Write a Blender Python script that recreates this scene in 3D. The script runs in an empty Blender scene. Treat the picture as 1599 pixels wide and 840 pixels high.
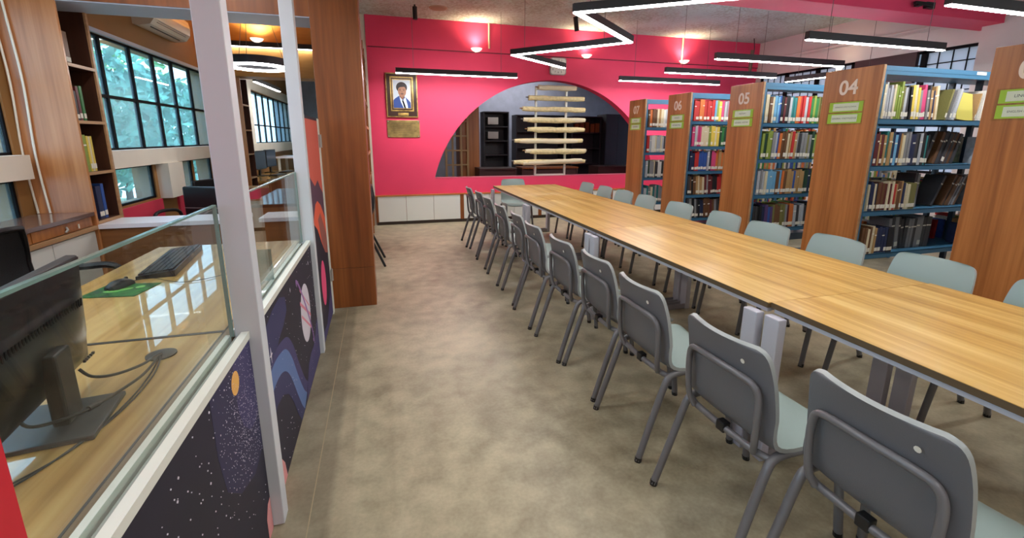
import bpy, bmesh, math, random
from mathutils import Vector, Matrix
random.seed(7)
S = bpy.context.scene
COL = S.collection
PI = math.pi

# ------------------------------------------------------------------ camera
cd = bpy.data.cameras.new('camera'); cam = bpy.data.objects.new('camera', cd); COL.objects.link(cam)
cd.sensor_width = 36.0; cd.lens = 702.2 / 1599 * 36; cd.clip_start = 0.02; cd.clip_end = 200
cd.shift_y = -(420.0 - 370.3) / 1599
yaw, pit, rol = 0.2815, 0.2173, -0.0039
cy_, sy_, cp_, sp_ = math.cos(yaw), math.sin(yaw), math.cos(pit), math.sin(pit)
fw = Vector((sy_*cp_, cy_*cp_, -sp_)); rt = Vector((cy_, -sy_, 0)); dn = fw.cross(rt)
r2 = math.cos(rol)*rt + math.sin(rol)*dn; d2 = -math.sin(rol)*rt + math.cos(rol)*dn
up = -d2; bk = -fw
cam.matrix_world = Matrix(((r2.x, up.x, bk.x, 0), (r2.y, up.y, bk.y, 0), (r2.z, up.z, bk.z, 1.48), (0, 0, 0, 1)))
S.camera = cam

# ------------------------------------------------------------------ world, exposure
W = bpy.data.worlds.new('world'); S.world = W; W.use_nodes = True
bg = W.node_tree.nodes['Background']; bg.inputs[0].default_value = (0.60, 0.80, 1.0, 1); bg.inputs[1].default_value = 1.25
vs = S.view_settings
vs.view_transform = 'Standard'; vs.look = 'None'; vs.gamma = 1.0; vs.use_curve_mapping = False; vs.exposure = 2.3
LED = 17.0          # radiance of the LED diffusers
WARM = 3.0         # warm bowl lamps

# ------------------------------------------------------------------ colour and materials
def lin(c):
    c = c / 255.0
    return c / 12.92 if c <= 0.04045 else ((c + 0.055) / 1.055) ** 2.4
def rgb(c): return (lin(c[0]), lin(c[1]), lin(c[2]), 1)

def mat(name, c, rough=0.5, metal=0.0, var=0.0, vscale=6.0, bump=0.0, bscale=60.0, coat=0.0, spec=0.5):
    m = bpy.data.materials.new(name); m.use_nodes = True
    nt = m.node_tree; N = nt.nodes; L = nt.links; b = N['Principled BSDF']
    b.inputs['Base Color'].default_value = rgb(c); b.inputs['Roughness'].default_value = rough
    b.inputs['Metallic'].default_value = metal; b.inputs['Coat Weight'].default_value = coat
    b.inputs['Specular IOR Level'].default_value = spec
    if var or bump:
        tc = N.new('ShaderNodeTexCoord')
    if var:
        n = N.new('ShaderNodeTexNoise'); n.inputs['Scale'].default_value = vscale; n.inputs['Detail'].default_value = 5
        L.new(tc.outputs['Object'], n.inputs['Vector'])
        r = N.new('ShaderNodeValToRGB')
        r.color_ramp.elements[0].position = 0.3; r.color_ramp.elements[1].position = 0.72
        r.color_ramp.elements[0].color = rgb([max(0, x * (1 - var)) for x in c])
        r.color_ramp.elements[1].color = rgb([min(255, x * (1 + var)) for x in c])
        L.new(n.outputs['Fac'], r.inputs['Fac']); L.new(r.outputs['Color'], b.inputs['Base Color'])
    if bump:
        n2 = N.new('ShaderNodeTexNoise'); n2.inputs['Scale'].default_value = bscale; n2.inputs['Detail'].default_value = 4
        L.new(tc.outputs['Object'], n2.inputs['Vector'])
        bp = N.new('ShaderNodeBump'); bp.inputs['Strength'].default_value = bump; bp.inputs['Distance'].default_value = 0.02
        L.new(n2.outputs['Fac'], bp.inputs['Height']); L.new(bp.outputs['Normal'], b.inputs['Normal'])
    return m

def wood(name, stops, axis='z', rough=0.38, dens=9.0, stretch=0.5, coat=0.0, fine=40.0):
    """wood with grain running along an axis of the object's own coordinates"""
    m = bpy.data.materials.new(name); m.use_nodes = True
    nt = m.node_tree; N = nt.nodes; L = nt.links; b = N['Principled BSDF']
    b.inputs['Roughness'].default_value = rough; b.inputs['Coat Weight'].default_value = coat
    b.inputs['Coat Roughness'].default_value = 0.015
    tc = N.new('ShaderNodeTexCoord'); mp = N.new('ShaderNodeMapping')
    sc = {'x': (stretch, dens, dens), 'y': (dens, stretch, dens), 'z': (dens, dens, stretch)}[axis]
    mp.inputs['Scale'].default_value = sc
    L.new(tc.outputs['Object'], mp.inputs['Vector'])
    n1 = N.new('ShaderNodeTexNoise'); n1.inputs['Scale'].default_value = 1.0; n1.inputs['Detail'].default_value = 6
    n1.inputs['Distortion'].default_value = 0.6
    n2 = N.new('ShaderNodeTexNoise'); n2.inputs['Scale'].default_value = fine / dens; n2.inputs['Detail'].default_value = 3
    L.new(mp.outputs['Vector'], n1.inputs['Vector']); L.new(mp.outputs['Vector'], n2.inputs['Vector'])
    mx = N.new('ShaderNodeMix'); mx.inputs['Factor'].default_value = 0.35
    L.new(n1.outputs['Fac'], mx.inputs['A']); L.new(n2.outputs['Fac'], mx.inputs['B'])
    r = N.new('ShaderNodeValToRGB'); e = r.color_ramp.elements
    e[0].position = 0.33; e[0].color = rgb(stops[0]); e[1].position = 0.66; e[1].color = rgb(stops[-1])
    if len(stops) == 3:
        q = e.new(0.5); q.color = rgb(stops[1])
    L.new(mx.outputs['Result'], r.inputs['Fac']); L.new(r.outputs['Color'], b.inputs['Base Color'])
    return m

def emit(name, c, s):
    m = bpy.data.materials.new(name); m.use_nodes = True; N = m.node_tree.nodes; N.clear()
    e = N.new('ShaderNodeEmission'); e.inputs[0].default_value = (c[0], c[1], c[2], 1); e.inputs[1].default_value = s
    o = N.new('ShaderNodeOutputMaterial'); m.node_tree.links.new(e.outputs[0], o.inputs[0]); return m

def glass(name, tint, ior=1.45, diff=None, dfac=0.0, rough=0.0):
    m = bpy.data.materials.new(name); m.use_nodes = True; nt = m.node_tree; N = nt.nodes; L = nt.links; N.clear()
    t = N.new('ShaderNodeBsdfTransparent'); t.inputs[0].default_value = (*tint, 1)
    g = N.new('ShaderNodeBsdfGlossy'); g.inputs['Roughness'].default_value = rough
    lw = N.new('ShaderNodeLayerWeight'); lw.inputs['Blend'].default_value = 0.5
    pw = N.new('ShaderNodeMath'); pw.operation = 'POWER'; pw.inputs[1].default_value = 5.0; L.new(lw.outputs['Facing'], pw.inputs[0])
    f = N.new('ShaderNodeMath'); f.operation = 'MULTIPLY_ADD'; f.inputs[1].default_value = 0.9; f.inputs[2].default_value = 0.035; L.new(pw.outputs[0], f.inputs[0])
    x = N.new('ShaderNodeMixShader'); L.new(f.outputs[0], x.inputs[0]); L.new(t.outputs[0], x.inputs[1]); L.new(g.outputs[0], x.inputs[2])
    out = x
    if diff:
        d = N.new('ShaderNodeBsdfDiffuse'); d.inputs[0].default_value = rgb(diff)
        tl = N.new('ShaderNodeBsdfTranslucent'); tl.inputs[0].default_value = rgb(diff)
        h = N.new('ShaderNodeMixShader'); h.inputs[0].default_value = 0.5; L.new(d.outputs[0], h.inputs[1]); L.new(tl.outputs[0], h.inputs[2])
        y = N.new('ShaderNodeMixShader'); y.inputs[0].default_value = dfac
        L.new(x.outputs[0], y.inputs[1]); L.new(h.outputs[0], y.inputs[2]); out = y
    o = N.new('ShaderNodeOutputMaterial'); L.new(out.outputs[0], o.inputs[0]); return m

M = {}
M['pink'] = mat('pink wall paint', (236, 70, 108), 0.55, var=0.03, vscale=1.2, spec=0.3)
M['red_paint'] = mat('red paint', (200, 30, 48), 0.5)
M['white_wall'] = mat('white wall paint', (222, 212, 210), 0.7, var=0.03, vscale=1.5)
M['cream_wall'] = mat('cream paint', (222, 214, 200), 0.65, var=0.03, vscale=2)
M['grey_wall'] = mat('grey wall paint', (168, 172, 190), 0.7, var=0.04)
M['ochre_wall'] = mat('ochre wall paint', (146, 104, 56), 0.6, var=0.06, vscale=1.5)
M['post'] = mat('lilac white paint', (204, 208, 214), 0.45)
M['white'] = mat('white laminate', (226, 228, 222), 0.4)
M['trim_white'] = mat('white trim', (222, 224, 214), 0.35)
M['ledge_white'] = mat('white ledge', (218, 216, 222), 0.35)
M['soffit'] = mat('soffit paint', (196, 206, 226), 0.6)
M['panel_wood'] = wood('teak laminate', [(128, 74, 32), (164, 102, 52), (186, 122, 66)], 'z', 0.36, 9, 0.35)
M['dark_wood'] = wood('dark teak', [(104, 54, 20), (132, 72, 28), (150, 86, 38)], 'z', 0.4, 9, 0.4)
M['shelf_wood'] = wood('shelf lipping', [(150, 112, 74), (190, 150, 108)], 'y', 0.45, 8, 0.5)
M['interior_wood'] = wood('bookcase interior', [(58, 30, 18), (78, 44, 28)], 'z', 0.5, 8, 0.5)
M['desk_wood'] = wood('oak laminate', [(158, 120, 58), (194, 156, 88), (212, 180, 114)], 'y', 0.35, 10, 0.5, coat=1.0)
M['table_wood'] = wood('table laminate', [(158, 112, 48), (194, 152, 80), (216, 182, 114)], 'y', 0.3, 12, 0.5, coat=0.15)
M['counter_front'] = wood('teak front', [(104, 64, 30), (132, 86, 44)], 'x', 0.4, 9, 0.5)
M['orange_wood'] = wood('orange lipping', [(176, 96, 40), (206, 126, 62)], 'x', 0.4, 9, 0.5)
M['dark_edge'] = mat('dark table edge', (92, 72, 48), 0.5)
M['table_grey'] = mat('grey powder coat', (188, 186, 196), 0.4)
M['table_dgrey'] = mat('grey powder coat base', (150, 144, 148), 0.45)
M['shell_front'] = mat('pale sage plastic', (140, 156, 152), 0.42)
M['shell_back'] = mat('grey plastic', (102, 102, 105), 0.45, bump=0.08, bscale=260)
M['tube'] = mat('grey tube paint', (116, 114, 116), 0.38, metal=0.2)
M['black'] = mat('black plastic', (22, 22, 24), 0.42)
M['black_gloss'] = mat('glossy black', (14, 14, 16), 0.12)
M['monitor_gloss'] = mat('monitor back gloss', (14, 14, 16), 0.28, spec=.35)
M['dark_metal'] = mat('charcoal metal', (58, 62, 68), 0.35, metal=0.3)
M['housing'] = mat('black lamp housing', (52, 52, 56), 0.4, metal=0.3)
M['wire'] = mat('steel wire', (120, 110, 108), 0.4, metal=0.4)
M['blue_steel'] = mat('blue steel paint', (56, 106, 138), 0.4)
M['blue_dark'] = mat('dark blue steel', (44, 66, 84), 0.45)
M['led'] = emit('led diffuser', (1.0, 0.98, 0.97), LED)
M['led_wall'] = emit('led bright diffuser', (1.0, 0.98, 0.97), LED * 1.6)
M['led_dim'] = emit('led soft diffuser', (1.0, 0.97, 0.92), LED * 0.22)
M['led_zigzag'] = emit('led zigzag diffuser', (1.0, 0.98, 0.97), LED * 0.55)
M['glow_bowl'] = emit('glowing opal bowl', (1.0, 0.84, 0.66), 0.4)
M['warm'] = emit('warm lamp glow', (1.0, 0.78, 0.5), WARM)
M['bowl'] = mat('opal bowl', (236, 210, 180), 0.4)
M['counter_glass'] = glass('counter glass', (0.95, 0.985, 0.965))
M['glass_edge'] = mat('glass edge', (112, 140, 132), 0.2)
M['window_glass'] = glass('window glass', (0.80, 0.93, 1.0), diff=(190, 224, 240), dfac=0.12)
M['frost_glass'] = glass('frosted wired glass', (0.5, 0.52, 0.56), diff=(206, 206, 212), dfac=0.9)
M['black_frame'] = mat('black window steel', (16, 16, 20), 0.7, spec=0.15)
M['gold'] = mat('brass', (176, 148, 84), 0.3, metal=0.7, var=0.25, vscale=14)
M['frame_brown'] = mat('dark frame wood', (56, 28, 18), 0.3)
M['silver'] = mat('silver plastic', (176, 172, 168), 0.3, metal=0.4)
M['dark_room'] = mat('dark cupboard', (46, 42, 48), 0.5)
M['dark_room_red'] = mat('dark red wood', (64, 36, 34), 0.45)
M['maroon'] = mat('maroon cloth', (104, 34, 46), 0.6)
M['navy_print'] = mat('mural night blue', (27, 25, 46), 0.6, var=0.12, vscale=3)
M['paper'] = mat('newspaper', (214, 198, 152), 0.8, var=0.08, vscale=20)
M['paper_white'] = mat('white paper', (226, 222, 208), 0.7)
M['page'] = mat('book pages', (216, 204, 176), 0.85)
M['tag'] = mat('spine tag', (226, 222, 208), 0.7)
M['lime'] = mat('lime paper', (168, 198, 62), 0.6)
M['number'] = mat('number vinyl', (222, 204, 190), 0.5)
M['ink'] = mat('ink', (40, 40, 70), 0.7)
M['ac'] = mat('air conditioner shell', (214, 204, 186), 0.3)
M['key'] = mat('keyboard keys', (40, 41, 43), 0.5)
M['mouse_pad'] = mat('green mouse pad', (20, 72, 24), 0.6, var=0.7, vscale=16)
M['leaf'] = mat('leaf', (96, 150, 92), 0.6, var=0.25, vscale=2)
M['leaf2'] = mat('leaf blue green', (104, 160, 140), 0.6, var=0.25, vscale=2)
M['bark'] = mat('bark', (86, 70, 56), 0.8, var=0.2)
M['building'] = mat('building render', (200, 196, 190), 0.8)
M['earth'] = mat('ground', (96, 110, 80), 0.9, var=0.2, vscale=0.6)

# concrete floor: mottled, polished, with a joint line and a darker strip by the counter
def floor_mat():
    m = bpy.data.materials.new('polished concrete'); m.use_nodes = True; nt = m.node_tree; N = nt.nodes; L = nt.links
    b = N['Principled BSDF']; tc = N.new('ShaderNodeTexCoord')
    def noise(s, d, dis=0.0):
        n = N.new('ShaderNodeTexNoise'); n.inputs['Scale'].default_value = s; n.inputs['Detail'].default_value = d
        n.inputs['Distortion'].default_value = dis; L.new(tc.outputs['Object'], n.inputs['Vector']); return n
    a = noise(0.9, 6, 0.5); c = noise(7, 6, 0.2); f = noise(60, 3)
    r = N.new('ShaderNodeValToRGB'); e = r.color_ramp.elements
    e[0].position = 0.3; e[0].color = rgb((104, 94, 72)); e[1].position = 0.66; e[1].color = rgb((204, 194, 164))
    mx = N.new('ShaderNodeMix'); mx.inputs['Factor'].default_value = 0.4; L.new(a.outputs['Fac'], mx.inputs['A']); L.new(c.outputs['Fac'], mx.inputs['B'])
    mx2 = N.new('ShaderNodeMix'); mx2.inputs['Factor'].default_value = 0.12; L.new(mx.outputs['Result'], mx2.inputs['A']); L.new(f.outputs['Fac'], mx2.inputs['B'])
    L.new(mx2.outputs['Result'], r.inputs['Fac'])
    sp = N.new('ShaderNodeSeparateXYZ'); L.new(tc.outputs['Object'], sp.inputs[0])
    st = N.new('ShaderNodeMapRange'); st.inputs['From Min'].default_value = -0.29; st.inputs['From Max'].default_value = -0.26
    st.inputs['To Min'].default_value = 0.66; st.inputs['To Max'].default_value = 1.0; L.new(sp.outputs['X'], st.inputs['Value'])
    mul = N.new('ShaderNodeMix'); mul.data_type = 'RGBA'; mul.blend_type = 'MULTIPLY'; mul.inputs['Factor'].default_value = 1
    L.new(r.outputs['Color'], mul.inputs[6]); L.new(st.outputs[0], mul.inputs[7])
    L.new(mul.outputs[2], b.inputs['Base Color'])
    rr = N.new('ShaderNodeMapRange'); rr.inputs['To Min'].default_value = 0.32; rr.inputs['To Max'].default_value = 0.52
    L.new(c.outputs['Fac'], rr.inputs['Value']); L.new(rr.outputs[0], b.inputs['Roughness'])
    bp = N.new('ShaderNodeBump'); bp.inputs['Strength'].default_value = 0.05; L.new(f.outputs['Fac'], bp.inputs['Height']); L.new(bp.outputs[0], b.inputs['Normal'])
    return m
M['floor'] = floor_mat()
def ceil_mat():
    m = bpy.data.materials.new('rough concrete ceiling'); m.use_nodes = True; nt = m.node_tree; N = nt.nodes; L = nt.links
    b = N['Principled BSDF']; b.inputs['Roughness'].default_value = 0.9; tc = N.new('ShaderNodeTexCoord')
    n = N.new('ShaderNodeTexNoise'); n.inputs['Scale'].default_value = 26; n.inputs['Detail'].default_value = 6; L.new(tc.outputs['Object'], n.inputs['Vector'])
    k = N.new('ShaderNodeTexNoise'); k.inputs['Scale'].default_value = 1.3; k.inputs['Detail'].default_value = 4; L.new(tc.outputs['Object'], k.inputs['Vector'])
    mx = N.new('ShaderNodeMix'); mx.inputs['Factor'].default_value = 0.45; L.new(n.outputs['Fac'], mx.inputs['A']); L.new(k.outputs['Fac'], mx.inputs['B'])
    r = N.new('ShaderNodeValToRGB'); e = r.color_ramp.elements
    e[0].position = 0.36; e[0].color = rgb((158, 160, 150)); e[1].position = 0.54; e[1].color = rgb((194, 210, 206))
    L.new(mx.outputs['Result'], r.inputs['Fac']); L.new(r.outputs['Color'], b.inputs['Base Color'])
    bp = N.new('ShaderNodeBump'); bp.inputs['Strength'].default_value = 0.5; bp.inputs['Distance'].default_value = 0.03
    L.new(n.outputs['Fac'], bp.inputs['Height']); L.new(bp.outputs[0], b.inputs['Normal']); return m
M['ceiling'] = ceil_mat()

# ------------------------------------------------------------------ mesh builder
class MB:
    def __init__(s): s.v = []; s.f = []; s.m = []
    def add(s, vs, fs, mi=0):
        o = len(s.v); s.v += [tuple(p) for p in vs]
        for f in fs: s.f.append(tuple(i + o for i in f)); s.m.append(mi)
        return s
    def box(s, x0, x1, y0, y1, z0, z1, mi=0, M=None):
        vs = [(x, y, z) for z in (z0, z1) for y in (y0, y1) for x in (x0, x1)]
        if M is not None: vs = [M @ Vector(p) for p in vs]
        return s.add(vs, [(0, 2, 3, 1), (4, 5, 7, 6), (0, 1, 5, 4), (2, 6, 7, 3), (0, 4, 6, 2), (1, 3, 7, 5)], mi)
    def bbox(s, x0, x1, y0, y1, z0, z1, b, mi=0, M=None):
        """box with its vertical and horizontal edges chamfered"""
        bm = bmesh.new(); bmesh.ops.create_cube(bm, size=1)
        for v in bm.verts: v.co = Vector(((x0 + x1)/2 + v.co.x*(x1 - x0), (y0 + y1)/2 + v.co.y*(y1 - y0), (z0 + z1)/2 + v.co.z*(z1 - z0)))
        bmesh.ops.bevel(bm, geom=bm.edges[:], offset=b, segments=2, affect='EDGES', profile=0.5)
        bm.verts.index_update()
        vs = [M @ v.co if M is not None else v.co.copy() for v in bm.verts]; fs = [[v.index for v in f.verts] for f in bm.faces]
        bm.free(); return s.add(vs, fs, mi)
    def tube(s, pts, r, n=8, mi=0, cap=True, flat=1.0):
        pts = [Vector(p) for p in pts]; rs = r if isinstance(r, (list, tuple)) else [r] * len(pts)
        prev = None; rings = []
        for i, p in enumerate(pts):
            t = (pts[min(i + 1, len(pts) - 1)] - pts[max(i - 1, 0)]).normalized()
            if prev is None:
                a = Vector((0, 0, 1)) if abs(t.z) < 0.9 else Vector((1, 0, 0))
                u = t.cross(a).normalized()
            else:
                u = (prev - t * prev.dot(t)).normalized()
            w = t.cross(u); prev = u
            rings.append([p + rs[i] * (math.cos(2*PI*k/n) * u + flat * math.sin(2*PI*k/n) * w) for k in range(n)])
        vs = [q for rg in rings for q in rg]; fs = []
        for i in range(len(pts) - 1):
            for k in range(n): fs.append((i*n + k, i*n + (k+1) % n, (i+1)*n + (k+1) % n, (i+1)*n + k))
        if cap: fs.append(tuple(range(n - 1, -1, -1))); fs.append(tuple((len(pts) - 1)*n + k for k in range(n)))
        return s.add(vs, fs, mi)
    def lathe(s, prof, n=20, mi=0, c=(0, 0, 0)):
        vs = [(c[0] + r*math.cos(2*PI*k/n), c[1] + r*math.sin(2*PI*k/n), c[2] + z) for r, z in prof for k in range(n)]; fs = []
        for i in range(len(prof) - 1):
            for k in range(n): fs.append((i*n + k, i*n + (k+1) % n, (i+1)*n + (k+1) % n, (i+1)*n + k))
        return s.add(vs, fs, mi)
    def prism(s, poly, a, b, plane='xz', mi=0):
        """extrude a 2D polygon; plane xz: thickness in y, yz: in x, xy: in z"""
        n = len(poly)
        def P(u, v, t): return {'xz': (u, t, v), 'yz': (t, u, v), 'xy': (u, v, t)}[plane]
        vs = [P(u, v, a) for u, v in poly] + [P(u, v, b) for u, v in poly]
        fs = [tuple(range(n)), tuple(range(2*n - 1, n - 1, -1))] + [(i, i + n, (i+1) % n + n, (i+1) % n) for i in range(n)]
        return s.add(vs, fs, mi)
    def mesh(s, name, mats, smooth=False):
        me = bpy.data.meshes.new(name); me.from_pydata(s.v, [], s.f)
        for m in (mats if isinstance(mats, (list, tuple)) else [mats]): me.materials.append(m)
        me.polygons.foreach_set('material_index', s.m)
        bm = bmesh.new(); bm.from_mesh(me); bmesh.ops.recalc_face_normals(bm, faces=bm.faces); bm.to_mesh(me); bm.free()
        if smooth:
            me.polygons.foreach_set('use_smooth', [True] * len(me.polygons))
            me.set_sharp_from_angle(angle=math.radians(42))
        me.update(); return me

def tag(o, label=None, cat=None, group=None, kind=None):
    if label: o['label'] = label
    if cat: o['category'] = cat
    if group: o['group'] = group
    if kind: o['kind'] = kind
    return o
def obj(name, mb, m, parent=None, smooth=False, loc=(0, 0, 0)):
    me = mb if isinstance(mb, bpy.types.Mesh) else mb.mesh(name, m, smooth)
    o = bpy.data.objects.new(name, me); COL.objects.link(o); o.location = loc
    if parent is not None: o.parent = parent
    return o
def thing(name, label, cat, loc=(0, 0, 0), rz=0.0, group=None):
    o = bpy.data.objects.new(name, None); COL.objects.link(o); o.location = loc; o.rotation_euler = (0, 0, rz)
    o.empty_display_size = 0.1
    return tag(o, label, cat, group)
def struct(name, mb, m, parent=None, **k):
    o = obj(name, mb, m, parent, **k)
    if parent is None: o['kind'] = 'structure'
    return o
def dup(root, loc, rz, label, group=None):
    r = root.copy(); COL.objects.link(r); r.location = loc; r.rotation_euler = (0, 0, rz); r['label'] = label
    if group: r['group'] = group
    for ch in list(root.children):
        c = ch.copy(); COL.objects.link(c); c.parent = r
        for g in ch.children:
            d = g.copy(); COL.objects.link(d); d.parent = c
    return r
def text_mesh(s, size, m, depth=0.0, align='CENTER', bold=0.0):
    cu = bpy.data.curves.new('lettering', 'FONT'); cu.body = s; cu.size = size; cu.align_x = align; cu.align_y = 'CENTER'; cu.extrude = depth; cu.offset = bold
    t = bpy.data.objects.new('lettering', cu); COL.objects.link(t)
    me = bpy.data.meshes.new_from_object(t.evaluated_get(bpy.context.evaluated_depsgraph_get()))
    bpy.data.objects.remove(t); bpy.data.curves.remove(cu)
    me.materials.clear(); me.materials.append(m); return me
def ellipse(cx, cy, a, b, n=28, rot=0.0):
    return [(cx + a*math.cos(t)*math.cos(rot) - b*math.sin(t)*math.sin(rot), cy + a*math.cos(t)*math.sin(rot) + b*math.sin(t)*math.cos(rot)) for t in [2*PI*i/n for i in range(n)]]
def smooth_path(pts, n=6):
    """Catmull-Rom through the points"""
    pts = [Vector(p) for p in pts]; out = []
    for i in range(len(pts) - 1):
        p0, p1, p2, p3 = pts[max(i-1, 0)], pts[i], pts[i+1], pts[min(i+2, len(pts)-1)]
        for k in range(n):
            t = k / n
            out.append(0.5*((2*p1) + (p2 - p0)*t + (2*p0 - 5*p1 + 4*p2 - p3)*t*t + (3*p1 - p0 - 3*p2 + p3)*t**3))
    out.append(pts[-1]); return out
ORD = ['first', 'second', 'third', 'fourth', 'fifth', 'sixth', 'seventh', 'eighth', 'ninth', 'tenth', 'eleventh', 'twelfth', 'thirteenth', 'fourteenth', 'fifteenth',
       'sixteenth', 'seventeenth', 'eighteenth', 'nineteenth', 'twentieth', 'twenty-first', 'twenty-second', 'twenty-third', 'twenty-fourth', 'twenty-fifth', 'twenty-sixth',
       'twenty-seventh', 'twenty-eighth', 'twenty-ninth', 'thirtieth', 'thirty-first', 'thirty-second', 'thirty-third', 'thirty-fourth', 'thirty-fifth', 'thirty-sixth', 'thirty-seventh', 'thirty-eighth', 'thirty-ninth', 'fortieth']

# ================================================================== THE SETTING
H = 3.36           # ceiling
YB = 7.975         # reading-room face of the pink back wall
XR = 7.52          # right wall
XL = -2.405        # window wall beyond the counter
Y0, Y1 = -2.6, 15.6

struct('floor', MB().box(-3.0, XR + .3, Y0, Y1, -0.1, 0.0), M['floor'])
struct('trim_1', MB().box(-0.353, -0.349, Y0, 4.0, 0.0, 0.0012), mat('floor joint strip', (176, 160, 128), 0.6))
struct('ceiling', MB().box(-0.47, XR + .3, Y0, Y1, H, H + .15), M['ceiling'])
M['left_ceiling'] = wood('brown ceiling board', [(124, 84, 44), (152, 108, 60)], 'y', 0.5, 4, 0.4)
struct('ceiling.001', MB().box(-3.0, -0.47, Y0, Y1, H - .06, H + .15), M['left_ceiling'])

# back wall with the arched opening
ac, az, ar, sill = 3.08, 0.243, 2.25, 0.783
hw = math.sqrt(ar*ar - (sill - az)**2)
wb = MB(); yb2 = YB + 0.2
wb.box(-0.12, ac - hw, YB, yb2, 0, H); wb.box(ac + hw, XR, YB, yb2, 0, H); wb.box(ac - hw, ac + hw, YB, yb2, 0, sill)
NA = 56; a0 = math.atan2(sill - az, hw)
arc = [(ac - ar*math.cos(a0 + (PI - 2*a0)*i/NA), az + ar*math.sin(a0 + (PI - 2*a0)*i/NA)) for i in range(NA + 1)]
for i in range(NA):
    (xa, za), (xb, zb) = arc[i], arc[i+1]
    wb.add([(xa, YB, za), (xb, YB, zb), (xb, YB, H), (xa, YB, H), (xa, yb2, za), (xb, yb2, zb), (xb, yb2, H), (xa, yb2, H)],
           [(0, 1, 2, 3), (5, 4, 7, 6), (0, 4, 5, 1)])
struct('wall_back', wb, M['pink'])
struct('trim_2', MB().box(-0.12, XR, YB - 0.018, YB, 2.90, H), M['pink'])
struct('trim_3', MB().tube([(-0.1, YB - 0.01, 2.895), (XR, YB - 0.01, 2.895)], 0.011, 6), mat('conduit maroon', (120, 26, 46), 0.5))
for k, x in enumerate((1.88, 5.69)):
    struct('trim_%d' % (4 + k), MB().tube([(x, YB - 0.03, 2.96), (x, YB - 0.03, H)], 0.016, 8), M['bowl'])
struct('trim_6', MB().box(ac - hw, ac + hw, YB - 0.004, yb2 + .01, sill, sill + 0.006), mat('sill strip', (214, 96, 120), 0.4))

# right wall with a long window band
wr = MB(); wy = (4.26, 7.86); wz = (1.0, 2.71)
wr.box(XR, XR + .2, Y0, wy[0], 0, H); wr.box(XR, XR + .2, wy[1], 8.9, 0, H); wr.box(XR, XR + .2, wy[0], wy[1], 0, wz[0]); wr.box(XR, XR + .2, wy[0], wy[1], wz[1], H)
wr.box(XR, XR + .2, 8.9, 10.6, 0, 0.7); wr.box(XR, XR + .2, 8.9, 10.6, 2.6, H); wr.box(XR, XR + .2, 10.6, Y1, 0, H)
struct('wall_right', wr, M['white_wall'])
struct('column_right', MB().box(XR - .24, XR, 3.72, 4.17, 0, H), M['white_wall'])
def window(name, x, ys, zs, glassm, framem, bar=0.018, dep=0.035, out=1, thin=None, header=None):
    """steel window on a plane x = const, ys and zs are bar positions; each pane and bar is a part"""
    fr = struct(name, MB().box(x - dep/2, x + dep/2, ys[0] - bar, ys[-1] + bar, zs[0] - bar, zs[0] + bar).box(x - dep/2, x + dep/2, ys[0] - bar, ys[-1] + bar, zs[-1] - bar, zs[-1] + bar), framem)
    for y in ys: obj('mullion', MB().box(x - dep/2, x + dep/2, y - bar, y + bar, zs[0], zs[-1]), framem, fr)
    for z in zs[1:-1]: obj('glazing_bar', MB().box(x - dep/2.2, x + dep/2.2, ys[0], ys[-1], z - bar*.8, z + bar*.8), framem, fr)
    for i in range(len(ys) - 1):
        for j in range(len(zs) - 1):
            p = obj('pane', MB().box(x - .003, x + .003, ys[i] + bar, ys[i+1] - bar, zs[j] + bar, zs[j+1] - bar), glassm, fr)
            if thin:
                tb = MB()
                ny, nz = thin
                for a in range(1, ny): yy = ys[i] + (ys[i+1] - ys[i])*a/ny; tb.box(x - .012, x + .012, yy - .006, yy + .006, zs[j] + bar, zs[j+1] - bar)
                for a in range(1, nz): zz = zs[j] + (zs[j+1] - zs[j])*a/nz; tb.box(x - .012, x + .012, ys[i] + bar, ys[i+1] - bar, zz - .006, zz + .006)
                obj('grille', tb, framem, p)
    return fr
window('window_1', XR + .06, [4.26, 4.93, 5.95, 6.6, 7.25, 7.86], [1.0, 2.71], M['frost_glass'], M['black_frame'], 0.035, 0.08, thin=(4, 9))
struct('trim_7', MB().box(XR - .02, XR + .04, 5.0, 5.9, 2.28, 2.71), mat('dark infill board', (58, 34, 40), 0.5))
struct('trim_8', MB().tube([(XR - .02, 4.3, 3.02), (XR - .02, 7.9, 3.02)], 0.016, 6).tube([(XR - .02, 4.3, 2.97), (XR - .02, 7.9, 2.97)], 0.008, 6), M['white_wall'])
window('window_2', XR + .06, [8.9, 9.45, 10.0, 10.6], [0.7, 1.3, 2.0, 2.6], M['window_glass'], M['black_frame'], 0.03, 0.07)

# pink concrete beam overhead and the rest of the shell
struct('beam_pink', MB().box(-0.1, XR, 3.96, 4.33, 2.85, H), M['pink'])
struct('wall_front', MB().box(-3.0, XR + .3, Y0 - .2, Y0, 0, H), M['white_wall'])
struct('wall_end', MB().box(-3.0, XR + .3, Y1, Y1 + .2, 0, H), M['grey_wall'])
struct('wall_middle', MB().box(-0.32, -0.12, YB, Y1, 0, H), M['cream_wall'])

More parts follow.
